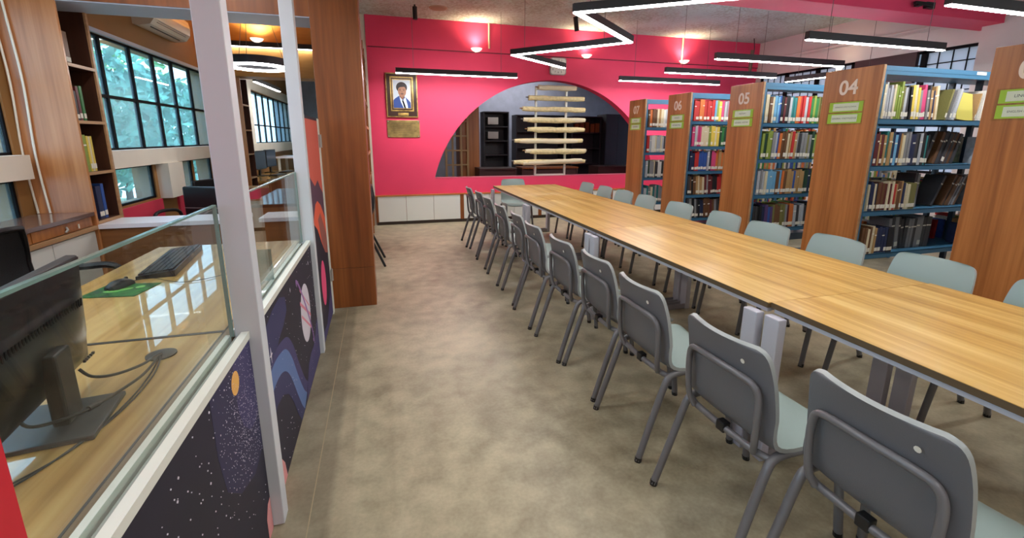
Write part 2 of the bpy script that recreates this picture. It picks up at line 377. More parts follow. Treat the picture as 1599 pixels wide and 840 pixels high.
# left window wall
wl = MB()
bays = [(-1.9, 0.0), (0.35, 3.95), (4.5, 7.9), (10.35, 14.75)]
up_z = (1.352, 2.385); lo_z = (0.82, 1.188)
lows = [(2.9, 3.9), (5.10, 5.88), (6.36, 6.98), (7.02, 7.7)]
def strip(z0, z1, holes):
    y = Y0
    for a, b in holes: wl.box(XL - .2, XL, y, a, z0, z1); y = b
    wl.box(XL - .2, XL, y, Y1, z0, z1)
strip(up_z[1], H, []); strip(up_z[0], up_z[1], bays); strip(lo_z[1], up_z[0], []); strip(lo_z[0], lo_z[1], lows); strip(0.0, lo_z[0], [])
struct('wall_left', wl, M['ochre_wall'])
M['red_board'] = mat('red pinboard', (206, 52, 78), 0.6)
struct('trim_9', MB().box(XL, XL + .075, Y0, 3.96, 1.188, 1.352), M['cream_wall'])
struct('trim_10', MB().box(XL, XL + .075, 4.42, 7.94, 1.188, 1.352), M['cream_wall'])
struct('trim_11', MB().box(XL, XL + .075, 8.4, Y1, 1.14, 1.352), M['cream_wall'])
struct('trim_12', MB().box(XL, XL + .03, 4.42, 7.94, 2.385, 2.42), M['soffit'])
struct('trim_13', MB().box(XL, XL + .12, 5.95, 6.34, 0.80, 1.188), M['cream_wall'])
struct('trim_14', MB().box(XL, XL + .03, 8.4, 10.3, 1.352, 2.6).box(XL, XL + .03, 10.3, Y1, 2.40, 2.60), M['cream_wall'])
struct('trim_15', MB().box(XL, XL + .025, 4.42, 5.93, 0.42, 0.80), M['red_board'])
struct('trim_16', MB().box(XL, XL + .025, 6.36, 7.94, 0.42, 0.80), M['red_board'])
window('window_3', XL - .03, [0.35, 1.4, 2.4, 3.2, 3.95], [1.352, 1.85, 2.385], M['window_glass'], M['black_frame'])
window('window_4', XL - .03, [4.5, 4.76, 5.279, 5.822, 6.329, 6.833, 7.37, 7.9], [1.352, 1.845, 2.385], M['window_glass'], M['black_frame'])
window('window_5', XL - .03, [10.35 + .55*i for i in range(9)], [1.352, 1.72, 2.385], M['window_glass'], M['black_frame'])
for k, (a, b) in enumerate(lows):
    window('window_%d' % (6 + k), XL - .03, [a, b], [0.82, 1.188], M['window_glass'], M['black_frame'], 0.02)

# timber clad beams on the column grid
struct('beam_timber', MB().box(XL, -0.466, 4.033, 4.40, 2.385, H - .06), M['dark_wood'])
struct('trim_17', MB().box(XL, -0.466, 4.04, 4.398, 2.378, 2.385), M['soffit'])
M['warm_board'] = wood('warm ceiling board', [(168, 116, 54), (190, 138, 72)], 'x', 0.5, 5, 0.5)
struct('beam_timber.001', MB().box(XL, -0.32, 7.96, 8.36, 2.37, 2.80), M['warm_board'])
struct('beam_timber.002', MB().box(XL, -0.32, 8.06, 8.36, 2.80, H - .06), M['warm_board'])

# lilac white posts of the counter
for (x0, x1, y0, y1), lb in (((-0.522, -0.44, 1.667, 1.737), 'lilac white square post in the middle of the mural counter'),
                             ((-0.53, -0.453, 3.154, 3.222), 'lilac white square post between the mural counter and the coral gate')):
    tag(obj('square_post', MB().bbox(x0, x1, y0, y1, 0, H - .06, 0.003), M['post']), lb, 'post')
struct('wall_stub', MB().box(-1.6, -0.403, 0.50, 0.552, 0, 2.4), M['red_paint'])
# ================================================================== LONG TABLE
TX0, TX1 = 1.655, 2.675
def make_table(name, label, y0, y1, dx=0.0):
    t = thing(name, label, 'table', ((TX0 + TX1)/2 + dx, (y0 + y1)/2, 0), 0, 'study tables pushed together in one row')
    hw_, hl = (TX1 - TX0)/2, (y1 - y0)/2 - 0.0004
    top = MB().box(-hw_, hw_, -hl, hl, 0.731, 0.755)
    obj('tabletop', top, M['table_wood'], t)
    e = MB()
    for x in (-hw_, hw_): e.box(x - .0015, x + .0015, -hl, hl, 0.729, 0.7535)
    for y in (-hl, hl): e.box(-hw_, hw_, y - .0003, y + .0003, 0.729, 0.75)
    obj('edge_band', e, M['dark_edge'], t)
    f = MB()
    for x in (-hw_ + .012, hw_ - .037): f.box(x, x + .025, -hl + .01, hl - .01, 0.706, 0.7305)
    for y in (-hl + .03, hl - .055): f.box(-hw_ + .03, hw_ - .03, y, y + .025, 0.70, 0.7305)
    obj('frame', f, M['table_grey'], t)
    for sy in (-1, 1):
        ya = sy*(hl - .012); yb_ = sy*(hl - .092); yl, yh = min(ya, yb_), max(ya, yb_)
        obj('leg', MB().bbox(-hw_ - .045, -hw_ , yl, yh, 0.0, 0.706, .004), M['table_grey'], t)
        obj('leg', MB().bbox(hw_ - .15, hw_ - .105, yl, yh, 0.0, 0.706, .004), M['table_grey'], t)
        fb = MB().box(-hw_ - .0, hw_ - .15, yl + .004, yl + .012, 0.006, 0.05).box(-hw_ - .0, hw_ - .15, yh - .012, yh - .004, 0.006, 0.05).box(-hw_ - .0, hw_ - .15, yl + .012, yh - .012, 0.006, 0.014)
        obj('foot_rail', fb, M['table_dgrey'], t)
        for x in (-hw_, hw_ - .127):
            obj('levelling_foot', MB().lathe([(0, 0), (.018, 0), (.018, .006), (0, .006)], 10, 0, (x, (yl + yh)/2, -.0005)), M['black'], t)
    return t
make_table('study_table', 'near wooden study table, slightly out of line with the others in the row', -0.21, 1.53, 0.018)
make_table('study_table', 'wooden study table joined behind the near one, opposite bookcases four and three', 1.531, 3.285)
make_table('study_table', 'third wooden study table along the row, level with bookcase five', 3.286, 5.03)
make_table('study_table', 'farthest wooden study table of the row, before the arched opening', 5.031, 6.78)

# ================================================================== CHAIRS
def shell_mesh():
    prof = [(.515, .418), (.49, .438), (.44, .446), (.36, .440), (.26, .432), (.19, .436), (.15, .456), (.128, .50), (.115, .56), (.103, .63), (.090, .70), (.074, .76), (.064, .79), (.058, .806), (.055, .812)]
    wid = [.195, .205, .212, .216, .218, .216, .214, .213, .212, .210, .206, .199, .190, .174, .150]
    P = smooth_path([(x, 0, z) for x, z in prof], 2); Wd = smooth_path([(w, 0, 0) for w in wid], 2)
    nU = 11; front = []; back = []
    n = len(P)
    for i, p in enumerate(P):
        t = (P[min(i+1, n-1)] - P[max(i-1, 0)]).normalized(); nrm = Vector((-t.z, 0, t.x))   # towards the back and below
        if nrm.x > 0 and p.z > .5: nrm = -nrm
        if p.z < .47 and nrm.z > 0 and p.x > .2: nrm = -nrm
        k = min(1, max(0, (p.z - .45)/.12))
        for j in range(nU):
            u = -1 + 2*j/(nU - 1)
            off = Vector((.030*u*u*k, 0, .014*abs(u)**3*(1 - k)))
            q = Vector((p.x, Wd[i].x*u, p.z)) + off
            front.append(q)
            th = .010 + .006*(1 - abs(u)**6)
            back.append(q + nrm*.016)
    mb = MB(); nv = len(front); fs = []; fb = []; rim = []
    for i in range(n - 1):
        for j in range(nU - 1):
            a = i*nU + j; fs.append((a, a+1, a+nU+1, a+nU)); fb.append((nv+a, nv+a+nU, nv+a+nU+1, nv+a+1))
    for j in range(nU - 1):
        rim.append((j, nv+j, nv+j+1, j+1)); a = (n-1)*nU + j; rim.append((a, a+1, nv+a+1, nv+a))
    for i in range(n - 1):
        a = i*nU; rim.append((a, a+nU, nv+a+nU, nv+a)); a += nU - 1; rim.append((a, nv+a, nv+a+nU, a+nU))
    mb.add(front + back, fs, 0)
    o = 0
    for f in fb: mb.f.append(f); mb.m.append(1)
    for f in rim: mb.f.append(f); mb.m.append(2)
    return mb
def make_chair(name, label, loc, rz, group):
    t = thing(name, label, 'chair', loc, rz, group)
    M['shell_rim'] = M.get('shell_rim') or mat('pale rim plastic', (160, 164, 161), 0.4)
    obj('seat_shell', shell_mesh(), [M['shell_front'], M['shell_back'], M['shell_rim']], t, smooth=True)
    for s in (-1, 1):
        pts = smooth_path([(0, .217*s, .006), (.06, .211*s, .19), (.122, .208*s, .375), (.150, .206*s, .412), (.20, .205*s, .421), (.30, .205*s, .421), (.40, .205*s, .421), (.445, .207*s, .405), (.462, .210*s, .36), (.49, .216*s, .18), (.515, .222*s, .006)], 4)
        obj('leg_frame', MB().tube(pts, .0158, 9), M['tube'], t, smooth=True)
        for x, y in ((0, .217), (.515, .222)):
            obj('foot_cap', MB().tube([(x, y*s, 0), (x + (.004 if x == 0 else -.004), y*s, .022)], .0165, 8), M['black'], t)
    obj('crossbar', MB().tube([(.146, -.206, .408), (.128, -.15, .408), (.122, 0, .408), (.128, .15, .408), (.146, .206, .408)], .0135, 9), M['tube'], t, smooth=True)
    obj('clip', MB().bbox(.108, .142, -.02, .02, .392, .432, .004), M['black'], t)
    lp = smooth_path([(.118, -.150, .408), (.100, -.166, .46), (.092, -.172, .55), (.088, -.170, .63), (.080, -.150, .672), (.070, -.10, .685), (.062, 0, .690), (.070, .10, .685), (.080, .150, .672), (.088, .170, .63), (.092, .172, .55), (.100, .166, .46), (.118, .150, .408)], 4)
    obj('back_loop', MB().tube(lp, .0122, 9), M['tube'], t, smooth=True)
    obj('sticker', MB().lathe([(0, 0), (.0085, 0), (.0085, .002), (0, .0021)], 10), M['paper_white'], t).matrix_local = Matrix.Translation((.0625, -.112, .745)) @ Matrix.Rotation(-PI/2 - .2, 4, 'Y') @ Matrix.Scale(1, 4)
    return t
LW = 'grey chairs along the aisle side of the table'
RW = 'grey chairs along the bookcase side of the table'
left = [(1.15, .755, .02), (1.075, 1.235, .03), (1.08, 1.815, .0), (1.10, 2.325, -.0), (1.07, 2.80, .02), (1.06, 3.37, .0), (1.085, 3.90, -.03), (1.075, 4.47, .0), (1.085, 5.09, .01), (1.105, 5.66, .0), (1.08, 6.20, -.02)]
lab = ['grey plastic chair nearest the camera, cut by the bottom of the picture'] + ['grey plastic chair with its back to the aisle, %s from the near end' % ORD[i] for i in range(1, 10)] + ['grey plastic chair at the far end of the aisle row, before the low cabinets']
proto = None
for (x, y, r), lb in zip(left, lab):
    if proto is None: proto = make_chair('study_chair', lb, (x, y, 0), r, LW)
    else: dup(proto, (x, y, 0), r, lb, LW)
right = [(3.11, 1.17), (3.13, 1.735), (3.13, 2.31), (3.08, 2.86), (3.13, 3.40), (3.14, 4.08), (3.14, 4.72), (3.15, 5.26), (3.15, 5.79), (3.14, 6.36)]
lab = ['pale grey chair cut by the frame edge, on the bookcase side of the near table', 'pale grey chair in front of the brown end panel of bookcase three',
       'pale grey chair facing us in front of bookcase four, right of its panel'] + ['pale grey chair facing us on the bookcase side, %s from the near end' % ORD[i] for i in range(3, 9)] + ['pale grey chair at the far end of the bookcase side, against the pink wall']
for i, ((x, y), lb) in enumerate(zip(right, lab)):
    dup(proto, (x, y, 0), PI + (.03 if i % 2 else -.02), lb, RW)
dup(proto, (2.10, 7.32, 0), -PI/2, 'pale grey chair at the head of the table, facing us under the newspapers')

# ================================================================== COUNTER WITH MURAL
ct = thing('reception_counter', 'reception counter faced with a night-sky mural between the two posts', 'counter', (-0.48, 1.9, 0))
def cpart(name, mb, m, parent=ct, **k): return obj(name, mb, m, parent, loc=(0.48, -1.9, 0) if parent is ct else (0, 0, 0), **k)
pan = cpart('front_panel', MB().box(-.50, -.48, .60, 1.665, 0, .79).box(-.50, -.48, 1.737, 3.152, 0, .79), M['navy_print'])
cpart('top_trim', MB().box(-.502, -.476, .60, 1.665, .79, .815).box(-.502, -.476, 1.737, 3.152, .79, .815), M['trim_white'])
cpart('glass_channel', MB().box(-.522, -.502, .60, 1.665, .775, .797).box(-.522, -.502, 1.737, 3.152, .775, .797), mat('channel', (150, 158, 150), .4))
cpart('inner_trim', MB().box(-.550, -.534, .60, 1.665, .77, .808).box(-.550, -.534, 1.737, 3.152, .77, .797), M['trim_white'])
cpart('ledge', MB().box(-.576, -.550, .60, 3.152, .74, .792), mat('ledge brown', (120, 96, 58), .35))
cpart('gasket', MB().box(-.5812, -.576, .60, 3.152, .74, .7935), M['black'])
for (a, b) in ((.60, 1.66), (1.745, 3.15)):
    g = cpart('glass_screen', MB().box(-.533, -.523, a, b, .806, 1.262), M['counter_glass'])
    obj('glass_rim', MB().box(-.5335, -.5225, a, b, 1.258, 1.264).box(-.5335, -.5225, b - .006, b + .002, .806, 1.262).box(-.5335, -.5225, a - .002, a + .004, .806, 1.262), M['glass_edge'], g)
cpart('cross_screen', MB().box(-.62, -.535, 2.35, 2.358, .757, .95), M['glass_edge'])
# mural, printed flat on the panel
C = {'dots': (60, 56, 100), 'purple': (44, 42, 76), 'violet': (62, 58, 106), 'blue': (90, 116, 168), 'navy2': (46, 48, 92), 'orange': (232, 176, 92), 'pale': (206, 200, 212), 'rose': (214, 130, 150), 'pinkp': (222, 150, 150), 'lilac': (142, 104, 164), 'star': (214, 206, 220), 'coral': (206, 92, 76), 'coral2': (226, 96, 66), 'rust': (150, 88, 80), 'hot': (226, 78, 124), 'dusk': (84, 56, 78)}
for k, v in C.items(): M['mu_' + k] = mat('mural ' + k, v, 0.6)
def mural(name, polys, key, lift, parent, base):
    m = MB()
    for p in polys: m.prism(p, base, base + lift, 'yz')
    return obj(name, m, M['mu_' + key], parent)
B = -.48
mural('mural_patch', [smooth2 for smooth2 in [[(1.27, .79), (1.27, .60), (1.30, .47), (1.40, .38), (1.54, .335), (1.662, .36), (1.662, .79)]]], 'purple', .0006, pan, B)
mural('mural_patch', [[(1.47, .79), (1.47, .63), (1.50, .55), (1.56, .50), (1.62, .495), (1.662, .51), (1.662, .79)]], 'dots', .0009, pan, B)
mural('mural_planet', [ellipse(1.475, .722, .036, .038)], 'orange', .0012, pan, B)
mural('mural_planet', [[(1.60, .0), (1.60, .09), (1.63, .13), (1.662, .135), (1.662, .0)], [(1.74, .0), (1.74, .11), (1.80, .155), (1.87, .15), (1.93, .08), (1.95, .0)]], 'pinkp', .0012, pan, B)
mural('mural_cloud', [[(1.74, .74), (1.90, .735), (2.02, .76), (2.16, .765), (2.27, .73), (2.28, .66), (2.18, .62), (2.08, .60), (1.98, .56), (1.86, .57), (1.74, .60)]], 'navy2', .0006, pan, B)
wave_u = smooth_path([(1.74, .46, 0), (1.80, .515, 0), (1.93, .545, 0), (2.06, .535, 0), (2.18, .50, 0), (2.28, .41, 0), (2.37, .27, 0), (2.48, .12, 0), (2.56, .05, 0)], 5)
wave_l = smooth_path([(1.74, .37, 0), (1.82, .43, 0), (1.93, .455, 0), (2.05, .445, 0), (2.15, .40, 0), (2.23, .32, 0), (2.31, .20, 0), (2.40, .07, 0), (2.46, .01, 0)], 5)
out_u = [(p.x + .06, p.y + .035, 0) for p in wave_u]
mural('mural_wave', [[(p[0], p[1]) for p in out_u] + [(2.75, .005), (3.15, .005), (3.15, .26), (2.98, .19), (2.80, .16), (2.66, .17), (2.60, .09)][0:0] + [(p.x, p.y) for p in reversed(wave_u)]], 'violet', .0007, pan, B)
mural('mural_wave', [[(2.55, .005), (2.62, .085), (2.70, .15), (2.80, .175), (2.92, .17), (3.02, .20), (3.10, .25), (3.152, .27), (3.152, .005)]], 'violet', .0006, pan, B)
mural('mural_wave', [[(p.x, p.y) for p in wave_u] + [(p.x, p.y) for p in reversed(wave_l)]], 'blue', .001, pan, B)
mural('mural_wave', [[(p.x, p.y) for p in wave_l] + [(2.36, .005), (2.30, .07), (2.22, .20), (2.14, .29), (2.04, .345), (1.93, .36), (1.82, .34), (1.74, .29)]], 'navy2', .0008, pan, B)
pl = ellipse(2.77, .455, .155, .175)
mural('mural_planet', [pl], 'pale', .0010, pan, B)
for d, wd in ((-.06, .018), (.02, .022), (.09, .012)):
    q = [(2.77 + t*.15*math.sqrt(max(0, 1 - (d/.16)**2)), .455 + d - t*.09 + .0) for t in (-1, -.5, 0, .5, 1)]
    mural('mural_stripe', [[(a, b + wd/2) for a, b in q] + [(a, b - wd/2) for a, b in reversed(q)]], 'rose', .0013, pan, B)
rg = ellipse(2.76, .455, .33, .052, 36, -.93); ri = ellipse(2.76, .455, .30, .030, 36, -.93)
m = MB()
for i in range(36):
    j = (i + 1) % 36
    if 20 <= i <= 33: continue
    m.prism([rg[i], rg[j], ri[j], ri[i]], B, B + .0016, 'yz')
obj('mural_ring', m, M['mu_lilac'], pan)
st = MB(); rs = random.Random(3)
for i in range(420):
    y = rs.choice((rs.uniform(.62, 1.66), rs.uniform(.62, 1.66), rs.uniform(1.75, 3.14))); z = rs.uniform(.01, .78)
    r_ = rs.choice((.0012, .0015, .002, .002, .0032)) * (1.25 if y < 1.3 else .9)
    st.prism([(y - r_, z), (y, z - r_), (y + r_, z), (y, z + r_)], B, B + .0016, 'yz')
for i in range(700):
    y = rs.gauss(1.52, .12); z = rs.gauss(.56, .13)
    if 1.28 < y < 1.66 and .36 < z < .78:
        r_ = rs.uniform(.0008, .0016); st.prism([(y - r_, z), (y, z - r_), (y + r_, z), (y, z + r_)], B, B + .0016, 'yz')
for (y, z, a) in ((1.915, .60, .035), (2.40, .72, .012), (3.0, .70, .012)):
    p = [(y + (a if k % 2 == 0 else a*.22)*math.cos(k*PI/4)*(1 if k % 4 else .7), z + (a if k % 2 == 0 else a*.22)*math.sin(k*PI/4)) for k in range(8)]
    st.prism(p, B, B + .0018, 'yz')
tag(obj('mural_stars', st, M['mu_star'], pan), kind='stuff')

# coral gate
gt = thing('swing_gate', 'tall swing gate with coral and pink mural and white frame by the pillar', 'gate', (-.465, 3.24, 0))
gp = obj('door_panel', MB().box(-.009, .009, 0, .60, .04, 1.619), M['navy_print'], gt)
G = .009
mural('mural_patch', [[(.0, 1.60), (.60, 1.60), (.60, 1.05), (.48, 1.10), (.36, 1.17), (.20, 1.14), (.0, 1.22)]], 'coral', .0006, gp, G)
mural('mural_patch', [[(.0, 1.22), (.20, 1.14), (.36, 1.17), (.48, 1.10), (.60, 1.05), (.60, .85), (.40, .98), (.25, 1.03), (.0, .93)]], 'dusk', .0006, gp, G)
mural('mural_patch', [[(.0, .93), (.14, 1.02), (.25, 1.03), (.40, .98), (.60, .85), (.60, .56), (.42, .62), (.28, .72), (.14, .84), (.0, .90)]], 'coral2', .0007, gp, G)
mural('mural_patch', [[(.20, .90), (.34, .93), (.50, .80), (.60, .70), (.60, .56), (.44, .60), (.30, .72)]], 'rust', .0009, gp, G)
mural('mural_planet', [ellipse(.22, .42, .12, .17)], 'hot', .0009, gp, G)
mural('mural_wave', [[(.0, .04), (.0, .12), (.20, .10), (.36, .16), (.60, .30), (.60, .04)]], 'violet', .0007, gp, G)
obj('frame_stile', MB().bbox(-.016, .016, .60, .675, .02, 1.62, .004), M['trim_white'], gt)
for z in (.36, 1.45):
    obj('hinge', MB().box(.016, .022, .595, .66, z - .05, z + .05).tube([(.024, .628, z - .05), (.024, .628, z + .05)], .008, 8), M['silver'], gt)

# ================================================================== DESKS BEHIND THE COUNTER
def desk(label, y0, y1, gro=None):
    t = thing('counter_desk', label, 'desk', (-1.02, (y0 + y1)/2, 0)); h = (y1 - y0)/2
    obj('desktop', MB().box(-.44, .438, -h, h, .727, .755), M['desk_wood'], t)
    for y in (-h + .02, h - .045): obj('side_panel', MB().box(-.42, .42, y, y + .025, 0, .727), M['panel_wood'], t)
    obj('back_panel', MB().box(.40, .42, -h + .045, h - .045, .1, .727), M['panel_wood'], t)
    if gro: obj('joint_strip', MB().box(-.44, .438, h + .001, h + .019, .727, .7565), M['black'], t)
    if gro: obj('cable_grommet', MB().lathe([(0, .0), (.036, .0), (.044, .0), (.044, .005), (.036, .007), (.0, .0065)], 24, 0, (gro[0] + 1.02, gro[1] - (y0 + y1)/2, .7552)), M['black'], t, smooth=True)
    return t
desk('oak laminate counter desk carrying the monitor, nearer to us', .62, 1.83, (-.752, 1.679))
desk('oak laminate counter desk carrying the keyboard and green mouse pad', 1.85, 3.467)

# monitor seen from behind
mo = thing('computer_monitor', 'black computer monitor seen from behind on the near desk', 'monitor', (-.83, 1.31, .755), math.radians(8))
MT = Matrix.Translation((0, 0, .22)) @ Matrix.Rotation(math.radians(4.5), 4, 'Y')
obj('screen_casing', MB().bbox(-.045, -.015, -.275, .275, -.155, .165, .006, 0, MT), M['black'], mo)
bk_ = MB()
cols = 12; rows = [(-.155, .0), (-.12, .020), (-.05, .028), (.02, .026), (.065, .012), (.075, .004), (.150, .0), (.160, -.006)]
vs_ = []
for z, dx in rows:
    for j in range(cols + 1):
        u = -1 + 2*j/cols; vs_.append(MT @ Vector((-.014 + max(dx, -.006)*(1 - u**6), u*.272, z)))
fs_ = [(i*(cols+1)+j, i*(cols+1)+j+1, (i+1)*(cols+1)+j+1, (i+1)*(cols+1)+j) for i in range(len(rows)-1) for j in range(cols)]
bk_.add(vs_, fs_)
obj('back_cover', bk_, M['monitor_gloss'], mo, smooth=True)
vt = MB()
for k in range(34):
    y = -.24 + k*.0135; vt.box(.004, .007, y, y + .006, .030, .052, 0, MT)
obj('vent_slots', vt, mat('vent charcoal', (30, 30, 32), .7, spec=.1), mo)
pb = MB()
for k in range(5): pb.box(.006, .012, .18 + k*.014, .188 + k*.014, -.135, -.128, 0, MT)
obj('control_buttons', pb, M['dark_metal'], mo)
obj('display', MB().box(-.0465, -.045, -.262, .262, -.14, .155, 0, MT), M['black_gloss'], mo)
obj('stand_neck', MB().bbox(.0, .035, -.04, .04, .012, .20, .006), M['black'], mo)
obj('stand_base', MB().bbox(-.095, .105, -.115, .105, 0.0, .013, .003), M['dark_metal'], mo)
cb = thing('monitor_cable', 'thick black monitor cable looping from the monitor to the desk grommet', 'cable', (-.80, 1.35, .76))
def cable(pts, r, name, parent, o): obj(name, MB().tube(smooth_path([(p[0] - o[0], p[1] - o[1], p[2] - o[2]) for p in pts], 6), r, 8), M['black'], parent, smooth=True)
oc = (-.80, 1.35, .76)
cable([(-.815, 1.39, .865), (-.795, 1.40, .835), (-.765, 1.44, .815), (-.735, 1.52, .80), (-.735, 1.62, .785), (-.752, 1.679, .758)], .0042, 'power_lead', cb, oc)
cable([(-.855, 1.22, .86), (-.83, 1.21, .815), (-.785, 1.25, .80), (-.755, 1.30, .795), (-.745, 1.37, .785), (-.735, 1.50, .77), (-.742, 1.60, .765), (-.755, 1.672, .76)], .0042, 'video_lead', cb, oc)
obj('ferrite', MB().tube([(-.757 + .80, 1.293 - 1.35, .796 - .76), (-.750 + .80, 1.32 - 1.35, .793 - .76)], .007, 8), M['black'], cb)
tw = thing('thin_cables', 'pair of thin black cables trailing over the near desk', 'cable', (-.76, 1.3, .757))
ot = (-.76, 1.3, .757)
cable([(-.79, 1.06, .758), (-.765, 1.11, .758), (-.742, 1.18, .758), (-.722, 1.27, .758), (-.715, 1.40, .758), (-.725, 1.53, .758), (-.748, 1.665, .762)], .0022, 'lead', tw, ot)
cable([(-.80, 1.07, .758), (-.76, 1.13, .758), (-.735, 1.19, .758), (-.715, 1.28, .758), (-.706, 1.40, .758), (-.716, 1.54, .758), (-.744, 1.662, .763)], .0022, 'lead', tw, ot)

# keyboard, mouse, pad
kb = thing('keyboard', 'black computer keyboard lying on the far counter desk', 'keyboard', (-1.205, 3.0, .755), math.radians(7))
obj('case', MB().add([(-.085, -.32, .001), (.085, -.32, .001), (.085, .32, .001), (-.085, .32, .001), (-.085, -.32, .016), (.085, -.32, .034), (.085, .32, .034), (-.085, .32, .016)], [(0, 1, 2, 3), (4, 5, 6, 7), (0, 1, 5, 4), (1, 2, 6, 5), (2, 3, 7, 6), (3, 0, 4, 7)]), M['black'], kb)
kme = None
for r_ in range(6):
    for c_ in range(21):
        if r_ == 0 and 4 <= c_ <= 9 and c_ != 4: continue
        wy = .0125 if not (r_ == 0 and c_ == 4) else .088
        x = -.068 + r_*.0262; y = .292 - c_*.0288
        if kme is None: kme = MB().box(-.0108, .0108, -.0125, .0125, 0, .007).mesh('key', M['key'])
        me = kme if wy < .05 else MB().box(-.0108, .0108, -.155, .0125, 0, .007).mesh('key', M['key'])
        k = obj('key', me, None, kb); k.location = (x, y, .0165 + (x + .085)*.106); k.rotation_euler = (0, -.106, 0)
pd = obj('mouse_pad', MB().bbox(-.12, .12, -.10, .10, 0, .003, .001), M['mouse_pad'], None, loc=(-1.235, 2.50, .7552)); pd.rotation_euler = (0, 0, -.15)
tag(pd, 'green patterned mouse pad under the black mouse', 'mouse pad')
sw = MB(); 
for q in range(3): sw.prism(ellipse(-.03 + q*.045, -.02 + q*.03, .035 - q*.007, .018, 16, q*.7), .003, .0034, 'xy')
obj('printed_swirl', sw, mat('pale green print', (110, 170, 84), .6), pd)
ms = thing('computer_mouse', 'black computer mouse on the green pad', 'mouse', (-1.265, 2.56, .7585), -.35)
mm = MB()
prof = [(-.066, .006, .012), (-.06, .026, .022), (-.03, .034, .036), (.0, .035, .039), (.03, .032, .034), (.055, .027, .022), (.066, .012, .012)]
vv = []
for y, w_, h_ in prof:
    for k in range(9):
        a = PI*k/8; vv.append((w_*math.cos(a), y, h_*math.sin(a)**.8))
mm.add(vv, [(i*9+k, i*9+k+1, (i+1)*9+k+1, (i+1)*9+k) for i in range(6) for k in range(8)] + [tuple(i*9 for i in range(7)) + tuple(i*9 + 8 for i in range(6, -1, -1))])
obj('body', mm, M['black'], ms, smooth=True)
obj('scroll_wheel', MB().tube([(-.004, .036, .032), (.004, .036, .032)], .008, 10), M['dark_metal'], ms)
obj('cord', MB().tube(smooth_path([(0, .064, .008), (.05, .13, .003), (.16, .10, .002), (.27, .09, .002), (.36, .20, .002), (.40, .40, .002)], 6), .0016, 6), M['black'], ms)

# office chair at the desk
oc_ = thing('office_chair', 'black mesh office chair at the counter desk beside the drawers', 'office chair', (-1.66, 2.88, 0), .10)
obj('seat', MB().bbox(-.24, .24, -.24, .24, .44, .52, .03), M['black'], oc_, smooth=True)
nb = 9; vb = []; vb2 = []
for i in range(9):
    z = .58 + i*.052; w_ = .23 - .018*max(0, i - 5)**1.5 - .02*max(0, 2 - i)
    for j in range(nb):
        u = -1 + 2*j/(nb - 1); vb.append((-.25 + .06*u*u - .05*math.sin(i/8*PI) + .0*i, w_*u, z))
me_ = MB().add(vb + [(x - .02, y, z) for x, y, z in vb], [(i*nb+j, i*nb+j+1, (i+1)*nb+j+1, (i+1)*nb+j) for i in range(8) for j in range(nb-1)] + [(81+i*nb+j, 81+(i+1)*nb+j, 81+(i+1)*nb+j+1, 81+i*nb+j+1) for i in range(8) for j in range(nb-1)])
obj('backrest', me_, mat('black mesh fabric', (30, 30, 32), .8, bump=.4, bscale=400), oc_, smooth=True)
edge = [vb[i*nb] for i in range(9)] + [vb[8*nb + j] for j in range(1, nb)] + [vb[i*nb + nb - 1] for i in range(7, -1, -1)]
obj('back_frame', MB().tube([(x - .01, y, z) for x, y, z in edge], .017, 8), M['black'], oc_, smooth=True)
for s in (-1, 1):
    obj('armrest', MB().tube(smooth_path([(-.18, .25*s, .48), (-.20, .285*s, .60), (-.16, .30*s, .705), (.0, .30*s, .725), (.10, .29*s, .72), (.15, .28*s, .66), (.12, .26*s, .50)], 5), .02, 8), M['black'], oc_, smooth=True)
obj('gas_column', MB().tube([(0, 0, .10), (0, 0, .44)], .03, 10), M['dark_metal'], oc_)
for k in range(5):
    a = 2*PI*k/5; c, s = math.cos(a), math.sin(a)
    b_ = obj('base_arm', MB().tube([(0, 0, .12), (.28*c, .28*s, .075)], [.026, .018], 8), M['black'], oc_)
    obj('caster', MB().tube([(.28*c - .02*s, .28*s + .02*c, .03), (.28*c + .02*s, .28*s - .02*c, .03)], .03, 12), M['black'], b_)
